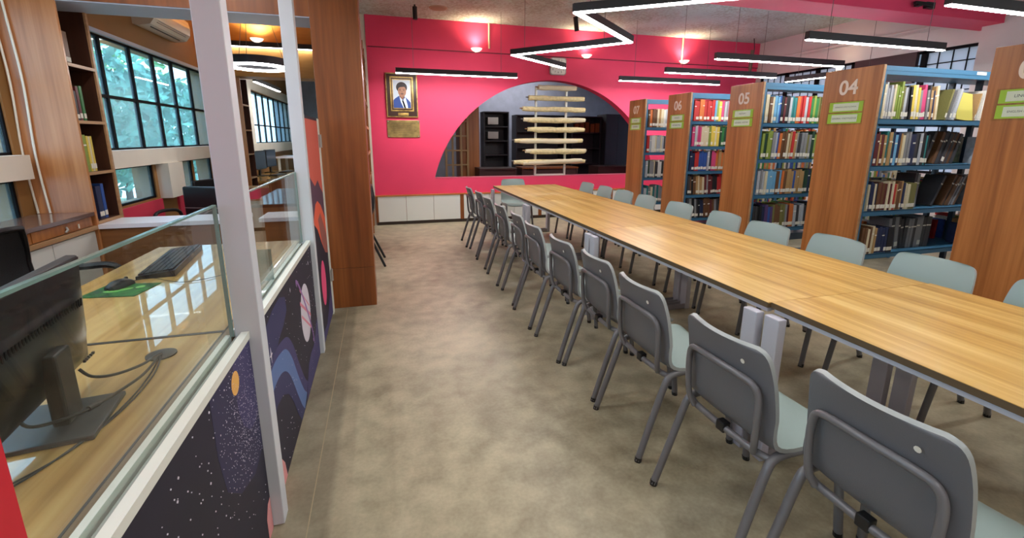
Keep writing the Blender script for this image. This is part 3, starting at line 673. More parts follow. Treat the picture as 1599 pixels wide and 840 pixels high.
# ================================================================== LIBRARY BOOKCASES
BX = 3.9
NUM = {'03': 'three', '04': 'four', '05': 'five', '06': 'six', '07': 'seven'}
cases = {'03': (1.65, 2.121), '04': (2.808, 3.303), '05': (3.996, 4.46), '06': (5.158, 5.631), '07': (6.209, 6.662)}
levels = {'03': [.49, .875, 1.265, 1.645], '04': [.49, .875, 1.262, 1.645], '05': [.49, .875, 1.265, 1.648], '06': [.415, .735, 1.055, 1.38, 1.705], '07': [.49, .88, 1.268, 1.648]}
tags_ = {'03': ('LINGUISTICS', 'ENGLISH LITERATURE'), '04': ('REFERENCE | ENCYCLOPEDIA', 'GENERAL KNOWLEDGE'), '05': ('HISTORY', 'GENERAL HISTORY'), '06': ('SCIENCE', 'MATHEMATICS'), '07': ('PHYSICS', 'CHEMISTRY')}
BL = 2.3
for key, (ya, yb_) in cases.items():
    t = thing('library_bookcase', 'double-sided blue steel bookcase whose brown end panel is number %s' % NUM[key], 'bookcase', (BX, ya, 0), 0, 'numbered bookcases across from the table')
    D = yb_ - ya
    ep = obj('end_panel', MB().bbox(-.024, 0, -.0, D, 0, 2.062, .002), M['panel_wood'], t)
    obj('edge_lipping', MB().box(-.022, .0, -.004, .0, 0, 2.06), M['shelf_wood'], ep)
    nm = obj('number', text_mesh(key, .165, M['number'], .001, bold=.0035), None, ep)
    nm.matrix_local = Matrix.Translation((-.026, D*.53, 1.905)) @ Matrix(((0, 0, -1, 0), (-1, 0, 0, 0), (0, 1, 0, 0), (0, 0, 0, 1)))
    for k, (zc, w_) in enumerate(((1.750, .148), (1.655, .15))):
        obj('sign_card', MB().box(-.0265, -.0245, D*.53 - w_, D*.53 + w_, zc - .042, zc + .042), M['lime'], ep)
        obj('sign_strip', MB().box(-.0275, -.0265, D*.53 - w_*.76, D*.53 + w_*.76, zc - .031, zc + .031), M['paper_white'], ep)
        tx = tags_[key][k]
        tm = obj('lettering', text_mesh(tx, min(.026, .34/len(tx)), M['ink']), None, ep)
        tm.matrix_local = Matrix.Translation((-.0279, D*.53, zc)) @ Matrix(((0, 0, -1, 0), (-1, 0, 0, 0), (0, 1, 0, 0), (0, 0, 0, 1)))
    obj('card_sleeve', MB().box(-.0288, -.0284, D*.53 - .165, D*.53 + .165, 1.60, 1.80), M['counter_glass'], ep)
    for x in (.004, 1.55, BL - .04):
        for y in (.012, D/2 - .02, D - .052):
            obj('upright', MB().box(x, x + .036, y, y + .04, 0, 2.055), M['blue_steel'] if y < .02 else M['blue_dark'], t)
    obj('top_panel', MB().box(.0, BL, .01, D - .01, 2.02, 2.056).box(.04, BL, .012, .016, 1.99, 2.02), M['blue_steel'], t)
    for z in levels[key]:
        obj('shelf', MB().box(.03, BL, .01, D - .01, z - .006, z).box(.03, BL, .01, .014, z - .042, z).box(.03, BL, D - .014, D - .01, z - .042, z), M['blue_steel'], t)
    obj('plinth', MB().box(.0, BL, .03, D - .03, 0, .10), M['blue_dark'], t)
    for n_ in ({'04': 1, '05': 1}.get(key, 0),):
        if n_: obj('shelf_label', MB().box(1.08 if key == '04' else .78, 1.20 if key == '04' else .90, .0085, .0098, (2.026 if key == '04' else 1.226), (2.05 if key == '04' else 1.256)), M['paper_white'], t)

PAL = {'red': (186, 46, 44), 'maroon': (96, 34, 38), 'navy': (34, 44, 78), 'blue': (46, 84, 156), 'sky blue': (110, 168, 206), 'teal': (44, 122, 122), 'green': (48, 120, 60), 'dark green': (34, 66, 48), 'lime green': (136, 154, 66),
       'yellow': (222, 196, 80), 'cream': (214, 202, 168), 'white': (220, 218, 210), 'grey': (136, 136, 138), 'charcoal': (58, 58, 62), 'black': (26, 26, 30), 'brown': (104, 70, 44), 'tan': (176, 140, 92), 'orange': (206, 112, 52), 'pink': (206, 72, 120), 'silver': (176, 180, 186), 'olive': (120, 116, 66), 'purple': (80, 60, 104)}
BM = {}
for k, v in PAL.items(): BM[k] = mat('book ' + k, v, 0.5, var=0.10, vscale=30)
tpl = {}
def book_mesh(col, tagged):
    if (col, tagged) in tpl: return tpl[(col, tagged)]
    m = MB()
    m.box(-.5, .5, 0, .05, 0, 1, 0)                       # spine, facing -y
    m.box(-.5, -.40, .05, 1, 0, 1, 0); m.box(.40, .5, .05, 1, 0, 1, 0)
    m.box(-.40, .40, .05, .97, .015, .975, 1)
    if tagged: m.box(-.46, .46, -.012, 0, .08, .22, 2)
    else: m.box(-.46, .46, -.008, 0, .70, .74, 2)
    me = m.mesh('book', [BM[col], M['page'], M['tag']]); tpl[(col, tagged)] = me; return me
rb = random.Random(11)
def place_book(col, x, y, z, w, d, h, lean=0.0, label=None, group=None, tagged=True, rz=0.0):
    o = bpy.data.objects.new('book', book_mesh(col, tagged)); COL.objects.link(o)
    o.scale = (w, d, h); o.rotation_euler = (0, lean, rz)
    o.location = (x, y, z + abs(math.sin(lean))*w/2 + .0006)
    if label: tag(o, label, 'book', group)
    return o
def adj(w, h, lean): 
    return ('leaning ' if abs(lean) > .10 else '') + ('thick ' if w > .036 else 'slim ' if w < .017 else '')
SH = {4: ['bottom', 'third', 'second', 'top'], 5: ['bottom', 'fourth', 'third', 'second', 'top']}
used = {}
def row(key, lvl, x0, x1, cols, hr, wr, leanf=None, tagp=.8, yoff=.016):
    ya = cases[key][0]; z = levels[key][lvl]; x = x0; i = 0; nm = SH[len(levels[key])][lvl]
    prev_lean = 0
    while True:
        w = rb.uniform(*wr); h = rb.uniform(*hr); d = rb.uniform(.15, .19)
        ln = leanf(i, x) if leanf else 0.0
        if isinstance(cols[0], (list, tuple)):
            f = (x - x0)/(x1 - x0); k = min(len(cols) - 1, int(f*len(cols))); c = rb.choice(cols[k])
        else: c = rb.choice(cols)
        adv = w*math.cos(ln) + (abs(math.sin(ln))*h if abs(ln - prev_lean) > .08 else 0)
        if x + adv > x1: break
        xx = x + adv - w/2 if ln < 0 else x + w/2
        if ln < 0: xx = x + adv - w/2*math.cos(ln) 
        n = i + 1
        lb = '%s%s book, %s from the panel on the %s shelf of bookcase %s' % (adj(w, h, ln), c, ORD[i], nm, NUM[key])
        place_book(c, xx, ya + yoff + rb.uniform(0, .012), z, w - .0012, d, h, ln, lb, 'books on the %s shelf of bookcase %s' % (nm, NUM[key]), rb.random() < tagp)
        x += w*math.cos(ln) + .0008 + (abs(math.sin(ln))*h if abs(ln - prev_lean) > .08 else 0); prev_lean = ln; i += 1
        if i >= 40: break
    return x
# bookcase four
L4 = [['grey', 'cream', 'silver'], ['lime green', 'cream', 'orange', 'olive'], ['charcoal', 'black', 'silver', 'sky blue'], ['yellow', 'cream', 'lime green', 'grey'], ['grey', 'pink', 'maroon', 'charcoal'], ['tan', 'cream', 'black', 'navy']]
e4 = row('04', 3, 3.965, 4.62, L4, (.235, .30), (.017, .031), lambda i, x: -.09 if x > 4.2 else -.02)
row('04', 3, 4.70, 4.86, ['grey', 'silver', 'olive'], (.24, .27), (.02, .03), lambda i, x: .20)
yf = thing('folder', 'big yellow folder leaning face out on the top shelf of bookcase four', 'folder', (4.955, 2.822, 1.646), 0)
obj('cover', MB().box(-.105, .105, 0, .005, 0, .245, 0, Matrix.Rotation(.10, 4, 'Y') @ Matrix.Rotation(-.22, 4, 'X')), mat('yellow card', (184, 174, 80), .6), yf)
obj('papers', MB().box(-.10, .10, .006, .016, .003, .238, 0, Matrix.Rotation(.10, 4, 'Y') @ Matrix.Rotation(-.22, 4, 'X')), M['page'], yf)
row('04', 3, 5.09, 5.30, ['cream', 'yellow', 'tan', 'white'], (.23, .27), (.012, .022), lambda i, x: .16)
row('04', 2, 3.965, 4.62, [['maroon', 'red', 'tan'], ['cream', 'tan', 'teal'], ['navy', 'sky blue', 'navy'], ['cream', 'tan', 'grey'], ['charcoal', 'cream', 'navy'], ['black', 'black', 'silver'], ['maroon', 'black', 'teal']], (.25, .285), (.017, .034), lambda i, x: -.03)
row('04', 2, 4.68, 5.06, ['charcoal', 'charcoal', 'brown'], (.27, .30), (.022, .04), lambda i, x: .30, tagp=.1, yoff=.10)
row('04', 1, 3.985, 4.56, [['navy', 'cream', 'teal'], ['maroon', 'tan', 'brown'], ['red', 'maroon', 'cream'], ['tan', 'cream', 'brown'], ['purple', 'navy', 'cream'], ['olive', 'yellow', 'olive']], (.22, .25), (.016, .032), lambda i, x: -.03)
row('04', 1, 4.60, 4.70, ['charcoal', 'grey'], (.30, .32), (.03, .04), None, tagp=.1, yoff=.08)
row('04', 1, 4.86, 5.20, ['charcoal', 'grey', 'brown'], (.28, .31), (.014, .028), lambda i, x: .42, tagp=.1, yoff=.08)
row('04', 0, 3.985, 4.16, ['brown', 'tan', 'cream', 'maroon'], (.22, .25), (.02, .034), None)
row('04', 0, 4.165, 4.38, ['navy', 'navy', 'black'], (.215, .235), (.03, .042), lambda i, x: -.04)
row('04', 0, 4.40, 4.98, ['charcoal', 'charcoal', 'grey'], (.27, .30), (.026, .045), lambda i, x: -.10 if x < 4.6 else 0, tagp=.1, yoff=.09)
# bookcase five
row('05', 3, 3.965, 4.85, [['brown', 'grey', 'cream'], ['blue', 'silver', 'sky blue'], ['blue', 'black', 'maroon'], ['teal', 'teal', 'silver'], ['red', 'orange', 'red'], ['red', 'silver', 'red'], ['green', 'lime green', 'green'], ['sky blue', 'navy', 'olive'], ['olive', 'lime green', 'yellow']], (.265, .295), (.026, .046))
row('05', 2, 3.965, 4.85, [['dark green', 'lime green', 'grey'], ['grey', 'silver', 'blue'], ['orange', 'brown', 'olive'], ['red', 'cream', 'tan'], ['grey', 'silver', 'charcoal'], ['charcoal', 'grey', 'olive'], ['dark green', 'lime green', 'tan'], ['red', 'red', 'pink']], (.26, .30), (.022, .040), lambda i, x: .02)
row('05', 1, 3.965, 4.84, [['silver', 'grey', 'cream'], ['silver', 'white', 'sky blue'], ['brown', 'orange', 'sky blue'], ['blue', 'teal', 'tan'], ['tan', 'cream', 'tan'], ['dark green', 'navy', 'blue'], ['lime green', 'green', 'cream']], (.25, .275), (.022, .040))
row('05', 0, 3.965, 4.82, [['black', 'charcoal', 'navy'], ['blue', 'purple', 'olive'], ['olive', 'brown', 'maroon'], ['orange', 'maroon', 'grey'], ['grey', 'silver', 'charcoal'], ['charcoal', 'black', 'grey']], (.235, .27), (.024, .042), lambda i, x: -.05)
# bookcase six
row('06', 4, 3.965, 4.66, [['red', 'orange', 'red'], ['red', 'red', 'orange'], ['yellow', 'sky blue', 'lime green'], ['grey', 'silver', 'pink'], ['silver', 'sky blue', 'white']], (.25, .275), (.028, .048))
row('06', 3, 3.965, 4.66, [['pink', 'silver', 'pink'], ['cream', 'lime green', 'cream'], ['cream', 'cream', 'yellow'], ['green', 'green', 'dark green'], ['tan', 'white', 'tan']], (.245, .265), (.028, .046))
row('06', 2, 3.965, 4.64, [['white', 'navy', 'red'], ['maroon', 'blue', 'blue'], ['charcoal', 'silver', 'pink'], ['tan', 'orange', 'brown'], ['brown', 'black', 'cream']], (.235, .265), (.024, .044))
row('06', 1, 3.965, 4.62, [['charcoal', 'brown', 'black'], ['tan', 'cream', 'brown'], ['charcoal', 'grey', 'maroon'], ['maroon', 'red', 'black'], ['charcoal', 'dark green', 'grey']], (.23, .27), (.024, .046), lambda i, x: -.07)
row('06', 0, 3.965, 4.60, ['maroon', 'charcoal', 'grey', 'brown', 'black', 'navy'], (.23, .27), (.024, .044), lambda i, x: -.10)
# bookcase seven
row('07', 3, 3.965, 4.44, [['tan', 'brown', 'orange'], ['cream', 'tan', 'brown'], ['white', 'silver', 'white'], ['white', 'silver', 'grey']], (.25, .275), (.026, .046))
row('07', 2, 3.965, 4.44, [['silver', 'white', 'red'], ['silver', 'cream', 'silver'], ['charcoal', 'charcoal', 'silver'], ['charcoal', 'grey', 'black']], (.24, .26), (.024, .046))
row('07', 1, 3.965, 4.42, ['charcoal', 'cream', 'silver', 'dark green', 'white', 'grey'], (.24, .27), (.024, .046))
row('07', 0, 3.965, 4.40, ['cream', 'grey', 'silver', 'charcoal', 'teal'], (.22, .27), (.028, .05))
# everything behind and beyond those rows, past the limit of one by one: ONE object
sb = MB(); scol = ['red', 'cream', 'white', 'navy', 'grey', 'green', 'orange', 'lime green', 'blue', 'charcoal', 'tan', 'silver']
for key in ('03', '04', '05', '06', '07'):
    ya, yb2_ = cases[key]
    for li, z in enumerate(levels[key]):
        for (face, xa, xb) in ((0, {'03': 4.0, '04': 5.34, '05': 4.9, '06': 4.7, '07': 4.5}[key], 6.05), (1, 4.05, 6.05)):
            if key == '07' and face == 1: continue
            if key == '07' and face == 0 and False: continue
            x = xa
            while x < xb:
                if 5.39 < x < 5.50: x = 5.50
                w = rb.uniform(.018, .042); h = rb.uniform(.18, .25); c = rb.randrange(len(scol))
                if face == 0: sb.box(x, x + w - .001, ya + .02, ya + .18, z + .0005, z + h, c)
                elif rb.random() < (.9 if x < 4.9 else .75): sb.box(x, x + w - .001, yb2_ - .18, yb2_ - .022, z + .0005, z + h, c)
                x += w
tag(obj('books', sb, [BM[c] for c in scol], None), 'further books on the rear faces and far ends of the numbered bookcases', kind='stuff')

# ================================================================== LAMPS
def linear_lamp(label, p, q, zb=2.41, hang=True, led='led', group='straight linear lamps', name='linear_lamp'):
    p = Vector((p[0], p[1], 0)); q = Vector((q[0], q[1], 0)); c = (p + q)/2; d = q - p; l = d.length; a = math.atan2(d.y, d.x)
    t = thing(name, label, 'ceiling lamp', (c.x, c.y, zb), a, group); h = l/2
    obj('housing', MB().box(-h, h, -.026, .026, .006, .078), M['housing'], t)
    obj('diffuser', MB().box(-h + .004, h - .004, -.021, .021, -.002, .006), M[led], t)
    if hang:
        for x in (-h*.72, h*.72): obj('hanging_wire', MB().tube([(x, 0, .078), (x, 0, H - zb)], .003, 5), M['wire'], t)
    return t
linear_lamp('straight black linear lamp hanging before the portrait on the pink wall', (.287, 7.23), (2.162, 7.23), led='led_wall')
for y, x0, x1, lb in ((7.04, 3.876, 5.85, 'lit linear lamp over bookcase seven before the pink wall, lowest in the picture'),
                      (6.0, 4.04, 6.03, 'lit linear lamp over the aisle between bookcases six and seven'), (4.83, 3.93, 5.93, 'lit linear lamp over the aisle between bookcases five and six'),
                      (3.665, 4.0, 5.87, 'lit linear lamp over the aisle between bookcases four and five'), (2.48, 3.93, 5.93, 'lit linear lamp at the upper edge over the aisle between bookcases three and four')):
    linear_lamp(lb, (x0, y), (x1, y), led='led_wall' if y > 6.5 else 'led')
linear_lamp('slanting linear lamp half hidden by end panel four, running towards the windows', (6.62, 6.36), (6.78, 4.9))
linear_lamp('added unseen linear lamp over the part of the room behind the camera', (4.0, 1.3), (5.95, 1.3))  # out of view, added to light the near end of the room
linear_lamp('added unseen linear lamp over the aisle behind the camera', (4.0, 0.1), (5.95, .1))  # unseen lamp, put in for extra light
linear_lamp('added unseen linear lamp at the back of the room behind the camera', (.3, -1.2), (2.2, -1.2))  # added outside the view to lift overall brightness
linear_lamp('added fill lamp over the aisle beside the counter, unseen above the frame', (-.2, 2.1), (.9, 2.1), led='led_zigzag')  # added above the view as fill for aisle floor and chair backs
linear_lamp('added fill lamp over the aisle in front of the camera, unseen above the frame', (-.2, .7), (.9, .7), led='led_zigzag')  # second added aisle fill, also out of view
zz = thing('zigzag_lamp', 'black zigzag lamp of joined lit bars above the long table', 'ceiling lamp', (0, 0, 2.41))
Z = [(1.5, .55), (2.45, 1.15), (1.5, 1.95), (2.42, 2.76), (1.5, 3.435), (2.455, 4.28), (1.54, 5.31), (2.47, 6.04)]  # unseen near bars follow the pattern, included for their light
for i in range(len(Z) - 1):
    p, q = Vector((*Z[i], 0)), Vector((*Z[i+1], 0)); d = (q - p).normalized(); n = Vector((-d.y, d.x, 0))
    a_, b_ = p - d*.02, q + d*.02
    def bar(w, z0, z1, e): 
        return MB().add([(*(a_ + d*e + s*n*w).xy, z) for z in (z0, z1) for s in (-1, 1)] + [(*(b_ - d*e + s*n*w).xy, z) for z in (z0, z1) for s in (-1, 1)],
                        [(0, 1, 3, 2), (4, 6, 7, 5), (0, 4, 5, 1), (2, 3, 7, 6), (0, 2, 6, 4), (1, 5, 7, 3)])
    obj('housing', bar(.028, .006, .066, 0), M['housing'], zz)
    obj('diffuser', bar(.024, -.002, .0058, .006), M['led_zigzag'], zz)
    m_ = p + (q - p)*.2
    obj('hanging_wire', MB().tube([(m_.x, m_.y, .066), (m_.x, m_.y, H - 2.41)], .003, 5), M['wire'], zz)
def bowl_lamp(label, x, y, z, r=.055, en=7):
    t = thing('bowl_wall_lamp', label, 'wall lamp', (x, y, z), 0, 'small upward wall lamps')
    obj('bowl', MB().lathe([(0, -.056), (.03, -.054), (r*.6, -.042), (r*.9, -.018), (r, 0), (r*.94, 0), (r*.8, -.016), (.0, -.03)], 20), M['glow_bowl'], t, smooth=True)
    obj('glowing_disc', MB().lathe([(0, -.004), (r*.92, -.004), (r*.92, -.001), (0, -.001)], 20), M['warm'], t)
    obj('bracket', MB().box(-.012, .012, 0, .095 if r > .09 else .05, -.05, -.03), M['bowl'], t)
    ld = bpy.data.lights.new('bowl_light', 'SPOT'); ld.energy = en; ld.color = (1, .76, .48); ld.shadow_soft_size = .09; ld.spot_size = math.radians(150); ld.spot_blend = .8
    lo = bpy.data.objects.new('bowl_light', ld); COL.objects.link(lo); lo.parent = t; lo.location = (0, 0, .02); lo.rotation_euler = (PI, 0, 0)
for x, lb in ((1.644, 'small lit bowl lamp on the pink wall above the left arch shoulder'), (3.652, 'small lit bowl lamp on the pink wall just right of the clock'), (5.69, 'small lit bowl lamp on the pink wall above bookcase seven')):
    bowl_lamp(lb, x, YB - .115, 2.935, .095)
bowl_lamp('small lit bowl lamp on the timber beam above the ring lamp', -1.66, 7.90, 2.90, .09, 30)
bowl_lamp('small bowl lamp low over bookcase four by the far windows', 7.3, 6.0, 2.62, .05, 0.5)
rl = thing('ring_lamp', 'round black pendant ring lamp glowing white beyond the posts', 'pendant lamp', (-1.22, 5.70, 2.215))
R1, R2 = .30, .235
obj('housing', MB().lathe([(R1, .008), (R1, .085), (R2, .085), (R2, .008), (R1, .008)], 64), M['housing'], rl, smooth=True)
obj('diffuser', MB().lathe([(R1 - .004, .008), (R1 - .004, -.012), (R2 + .004, -.012), (R2 + .004, .008)], 64), M['led_zigzag'], rl)
for k in range(3):
    a = 2*PI*k/3 + .4; obj('hanging_wire', MB().tube([(.27*math.cos(a), .27*math.sin(a), .08), (.02*math.cos(a), .02*math.sin(a), 1.08)], .003, 5), M['wire'], rl)
linear_lamp('thin bright lamp bar along the timber beam behind the ring lamp', (-2.1, 7.92), (-.9, 7.92), 2.78, False, led='led_dim')
linear_lamp('slanted bright lamp bar before the far window of the computer room', (-2.0, 9.0), (-1.95, 10.8), 2.40, led='led_zigzag')
linear_lamp('lamp bar over the computer desks near the far wall', (-1.0, 9.4), (-1.0, 11.4), 2.45)
linear_lamp('added lamp bar hidden near the ceiling of the dim stack room, above the arch line', (2.2, 11.6), (4.6, 11.6), 3.15)  # hidden lamp added to brighten the room behind the arch
linear_lamp('added unseen lamp bar high above the second post, over the counter desks', (-1.2, 2.1), (-1.2, 3.7), 2.95)  # unseen, added to brighten the pier panel and desks
linear_lamp('added unseen lamp bar over the counter desks behind the posts', (-1.95, 0.9), (-1.95, 2.9), 2.6)  # added outside the view to light the counter side
for (x, y, z0, z1, tilt, lb) in ((.60, 7.2, 3.16, 3.33, 0, 'black cylinder spotlight on the ceiling near the portrait wall'), (2.85, 6.5, 3.0, 3.19, .12, 'small black cylinder spotlight hanging behind the zigzag lamp')):
    t = thing('ceiling_spotlight', lb, 'spotlight', (x, y, z0))
    obj('barrel', MB().tube([(0, 0, 0), (-.03*tilt/.12 if tilt else 0, 0, z1 - z0)], .034, 14), M['black'], t, smooth=True)
    obj('stem', MB().tube([(0, 0, z1 - z0), (0, 0, H - z0)], .012, 8), M['black'], t)
sp_ = thing('ceiling_speaker', 'round flat fitting on the concrete ceiling above the portrait', 'speaker', (.95, 7.27, H))
obj('rim', MB().lathe([(0, -.012), (.13, -.012), (.14, 0), (0, 0)], 28), mat('speaker grey', (176, 156, 136), .6), sp_)
obj('grille', MB().lathe([(0, -.014), (.115, -.014), (.115, -.012), (0, -.012)], 28), mat('speaker grille', (160, 140, 120), .8), sp_)
bf = thing('beam_bracket', 'small black fitting clamped on the face of the pink beam', 'bracket', (5.87, 3.95, 2.93))
obj('arm', MB().box(-.19, .10, -.06, -.03, -.012, .018), M['black'], bf); obj('clamp', MB().box(.02, .15, -.03, .005, -.03, .035), M['black'], bf); obj('clip', MB().box(-.16, -.10, -.065, -.02, -.03, -.012), M['black'], bf)
hp = thing('conduit_drop', 'brownish frayed conduit dropping from the ceiling by the wall corner', 'conduit', (7.0, 7.6, 2.75))
obj('pipe', MB().tube([(0, 0, 0), (.01, 0, .40)], .03, 8), mat('brown pipe', (120, 92, 78), .7), hp)
obj('cable', MB().tube(smooth_path([(.03, 0, 0), (.03, -.02, .3), (.05, 0, .45), (.02, 0, .61)], 5), .008, 6), M['housing'], hp)

# ================================================================== THE PINK WALL
pf = thing('portrait', 'framed portrait of a man in a blue jacket on the pink wall', 'picture', (.3985, YB, 2.157))
def ringbox(m, w, h, t, y0, y1, mi=0):
    m.box(-w, w, y0, y1, h - t, h, mi); m.box(-w, w, y0, y1, -h, -h + t, mi); m.box(-w, -w + t, y0, y1, -h + t, h - t, mi); m.box(w - t, w, y0, y1, -h + t, h - t, mi); return m
obj('backing', MB().box(-.252, .252, -.03, 0, -.348, .348), M['frame_brown'], pf)
obj('gilt_rim', ringbox(MB(), .252, .348, .014, -.036, -.03), M['gold'], pf)
obj('gilt_slip', ringbox(MB(), .185, .272, .018, -.036, -.03), M['gold'], pf).location = (0, 0, .02)
obj('gilt_inner', ringbox(MB(), .150, .232, .010, -.034, -.03), M['gold'], pf).location = (0, 0, .02)
ph = obj('photograph', MB().box(-.14, .14, -.0325, -.03, -.222, .222), mat('photo ground', (206, 218, 232), .5), pf); ph.location = (0, 0, .02)
def pf_(name, poly, c, k): return obj(name, MB().prism(poly, -.0326 - k*.0003, -.0325, 'xz'), mat('photo ' + name, c, .5), ph)
pf_('jacket', [(-.14, -.222), (-.14, -.10), (-.11, -.07), (-.05, -.03), (.05, -.04), (.10, -.09), (.135, -.13), (.14, -.222)], (40, 74, 150), 1)
pf_('shirt', [(-.045, -.035), (.02, -.10), (.06, -.222), (.02, -.222), (-.02, -.13)], (206, 220, 236), 2)
pf_('shirt_collar', [(.0, -.10), (.045, -.06), (.05, -.02), (.085, -.17), (.09, -.222), (.03, -.222)], (206, 220, 236), 2)
pf_('neck', [(-.04, -.04), (.0, -.09), (.04, -.05), (.04, .0), (-.04, .0)], (150, 104, 80), 2)
pf_('hair', ellipse(.0, .105, .088, .085), (34, 28, 30), 2)
pf_('face', ellipse(.005, .045, .066, .088), (176, 126, 98), 3)
pf_('fringe', [(-.07, .10), (-.06, .15), (.03, .165), (.078, .13), (.075, .09), (.04, .115), (-.02, .11), (-.05, .095)], (34, 28, 30), 4)
for x in (-.028, .034):
    pf_('eyebrow', [(x - .018, .072), (x + .018, .074), (x + .018, .080), (x - .018, .078)], (50, 36, 32), 4); pf_('eye', ellipse(x, .058, .011, .005, 10), (44, 34, 32), 4)
pf_('nose', [(.002, .055), (.014, .018), (-.006, .018)], (150, 104, 80), 4); pf_('moustache', [(-.022, .006), (.004, .012), (.03, .006), (.028, -.001), (-.02, -.001)], (60, 44, 40), 4); pf_('mouth', ellipse(.004, -.012, .02, .005, 12), (140, 80, 76), 4)
np_ = obj('name_plate', MB().bbox(-.085, .085, -.036, -.03, -.022, .022, .004), M['gold'], pf); np_.location = (.01, 0, -.30)
bp_ = thing('brass_plaque', 'engraved brass plaque below the framed portrait', 'plaque', (.403, YB, 1.62))
obj('plate', MB().bbox(-.266, .266, -.014, -.004, -.14, .14, .003), mat('brass plate', (150, 130, 84), .28, metal=.8, var=.35, vscale=5), bp_)
obj('backing', MB().box(-.262, .262, -.004, 0, -.136, .136), M['frame_brown'], bp_)
for x in (-.245, .245):
    for z in (-.12, .12): obj('screw', MB().tube([(x, -.018, z), (x, -.013, z)], .009, 10), M['silver'], bp_)
ln_ = MB()
for k in range(7):
    w_ = (.20, .12, .21, .19, .21, .17, .09)[k]; ln_.box(-w_, w_, -.0146, -.0140, .09 - k*.032, .096 - k*.032)
obj('engraved_lines', ln_, mat('engraving', (84, 70, 44), .5), bp_)
ck = thing('wall_clock', 'square silver wall clock with rounded corners above the arch', 'clock', (3.137, YB - .018, 2.727))
def rrect(w, h, r, n=6):
    o = []
    for cx, cz, a in ((w - r, h - r, 0), (-w + r, h - r, PI/2), (-w + r, -h + r, PI), (w - r, -h + r, 1.5*PI)):
        for k in range(n + 1): o.append((cx + r*math.cos(a + PI/2*k/n), cz + r*math.sin(a + PI/2*k/n)))
    return o
obj('case', MB().prism(rrect(.152, .146, .045), -.04, 0, 'xz'), M['silver'], ck)
obj('dial', MB().prism(rrect(.138, .132, .04), -.042, -.04, 'xz'), mat('clock dial', (232, 230, 224), .4), ck)
for k in range(12):
    a = PI/2 - 2*PI*(k + 1)/12
    q = max(abs(math.cos(a)), abs(math.sin(a))); n_ = obj('numeral', text_mesh(str(k + 1), .044, M['black']), None, ck)
    n_.location = (.108*math.cos(a)/q**.7, -.0425, .102*math.sin(a)/q**.7); n_.rotation_euler = (PI/2, 0, 0)
for nm_, a, l, w_ in (('hour_hand', 1.1, .05, .007), ('minute_hand', 2.4, .08, .005)):
    d = Vector((math.cos(a), 0, math.sin(a))); n = Vector((-d.z, 0, d.x))
    obj(nm_, MB().prism([((d*s*l + n*w_*(1-s*.6)*g).x, (d*s*l + n*w_*(1-s*.6)*g).z) for s, g in ((-.15, -1), (1, -1), (1, 1), (-.15, 1))], -.0455, -.044, 'xz'), M['black'], ck)

# newspaper rack standing in the arch
nr = thing('newspaper_rack', 'white steel newspaper rack standing on the sill of the arch', 'newspaper rack', (3.075, 8.075, sill + .006))
for s in (-1, 1):
    obj('upright', MB().box(s*.296 - .018, s*.296 + .018, -.018, .018, 0, 1.60), M['trim_white'], nr)
    for k in range(8):
        z = [1.555, 1.372, 1.18, .995, .82, .622, .44, .25][k]
        obj('hook', MB().tube([(s*.296, -.012, z - .02), (s*.296, -.055, z - .03), (s*.296, -.062, z)], .006, 6), M['trim_white'], nr)
obj('foot_bar', MB().box(-.31, .31, -.02, .02, 0, .028), M['trim_white'], nr)
rr = random.Random(5)
rolls = [(2.79, 3.52, 2.365, 1), (2.61, 3.69, 2.182, 1), (2.50, 3.71, 1.990, 1), (2.52, 3.72, 1.805, 2), (2.60, 3.71, 1.632, 2), (2.35, 3.68, 1.433, 2), (2.56, 3.76, 1.245, 2), (2.34, 3.75, 1.058, 3)]
for k, (x0, x1, z, n_) in enumerate(rolls):
    nm_ = ['top', 'second', 'third', 'fourth', 'fifth', 'sixth', 'seventh', 'bottom'][k]
    t = thing('newspaper', 'cream newspapers folded over a stick on the %s rung of the white rack' % nm_, 'newspaper', ((x0 + x1)/2, 8.035, z), 0, 'newspapers on the rack')
    h = (x1 - x0)/2
    obj('stick', MB().tube([(-h - .05, -.04, .01), (h + .03, -.04, .01)], .011, 8), M['tube'] if k % 2 else mat('stick wood %d' % k, (150, 110, 74), .5), t)
    for j in range(n_):
        xa = -h + rr.uniform(0, .12)*j; xb = h - rr.uniform(.0, .25)*j; pts = []; rad = []
        for i in range(9):
            f = i/8; pts.append((xa + (xb - xa)*f, -.045 - .012*j + rr.uniform(-.003, .003), -.012*j + (.0 if n_ < 3 else .022*j*f - .01) + rr.uniform(-.005, .005)))
            rad.append((.046 + .008*rr.random())*(.80 if i in (0, 8) and n_ > 1 else .95 if i in (0, 8) else 1))
        obj('folded_paper', MB().tube(pts, rad, 10, 0, True, .9), M['paper'] if (j + k) % 3 else M['page'], t)
        obj('loose_sheet', MB().add([(xa + .06, -.082, .012), (xb - .05, -.080, .016), (xb - .12, -.083, -.024), (xa + .14, -.085, -.020)], [(0, 1, 2, 3)]), M['paper_white'] if j == 0 else M['paper'], t)

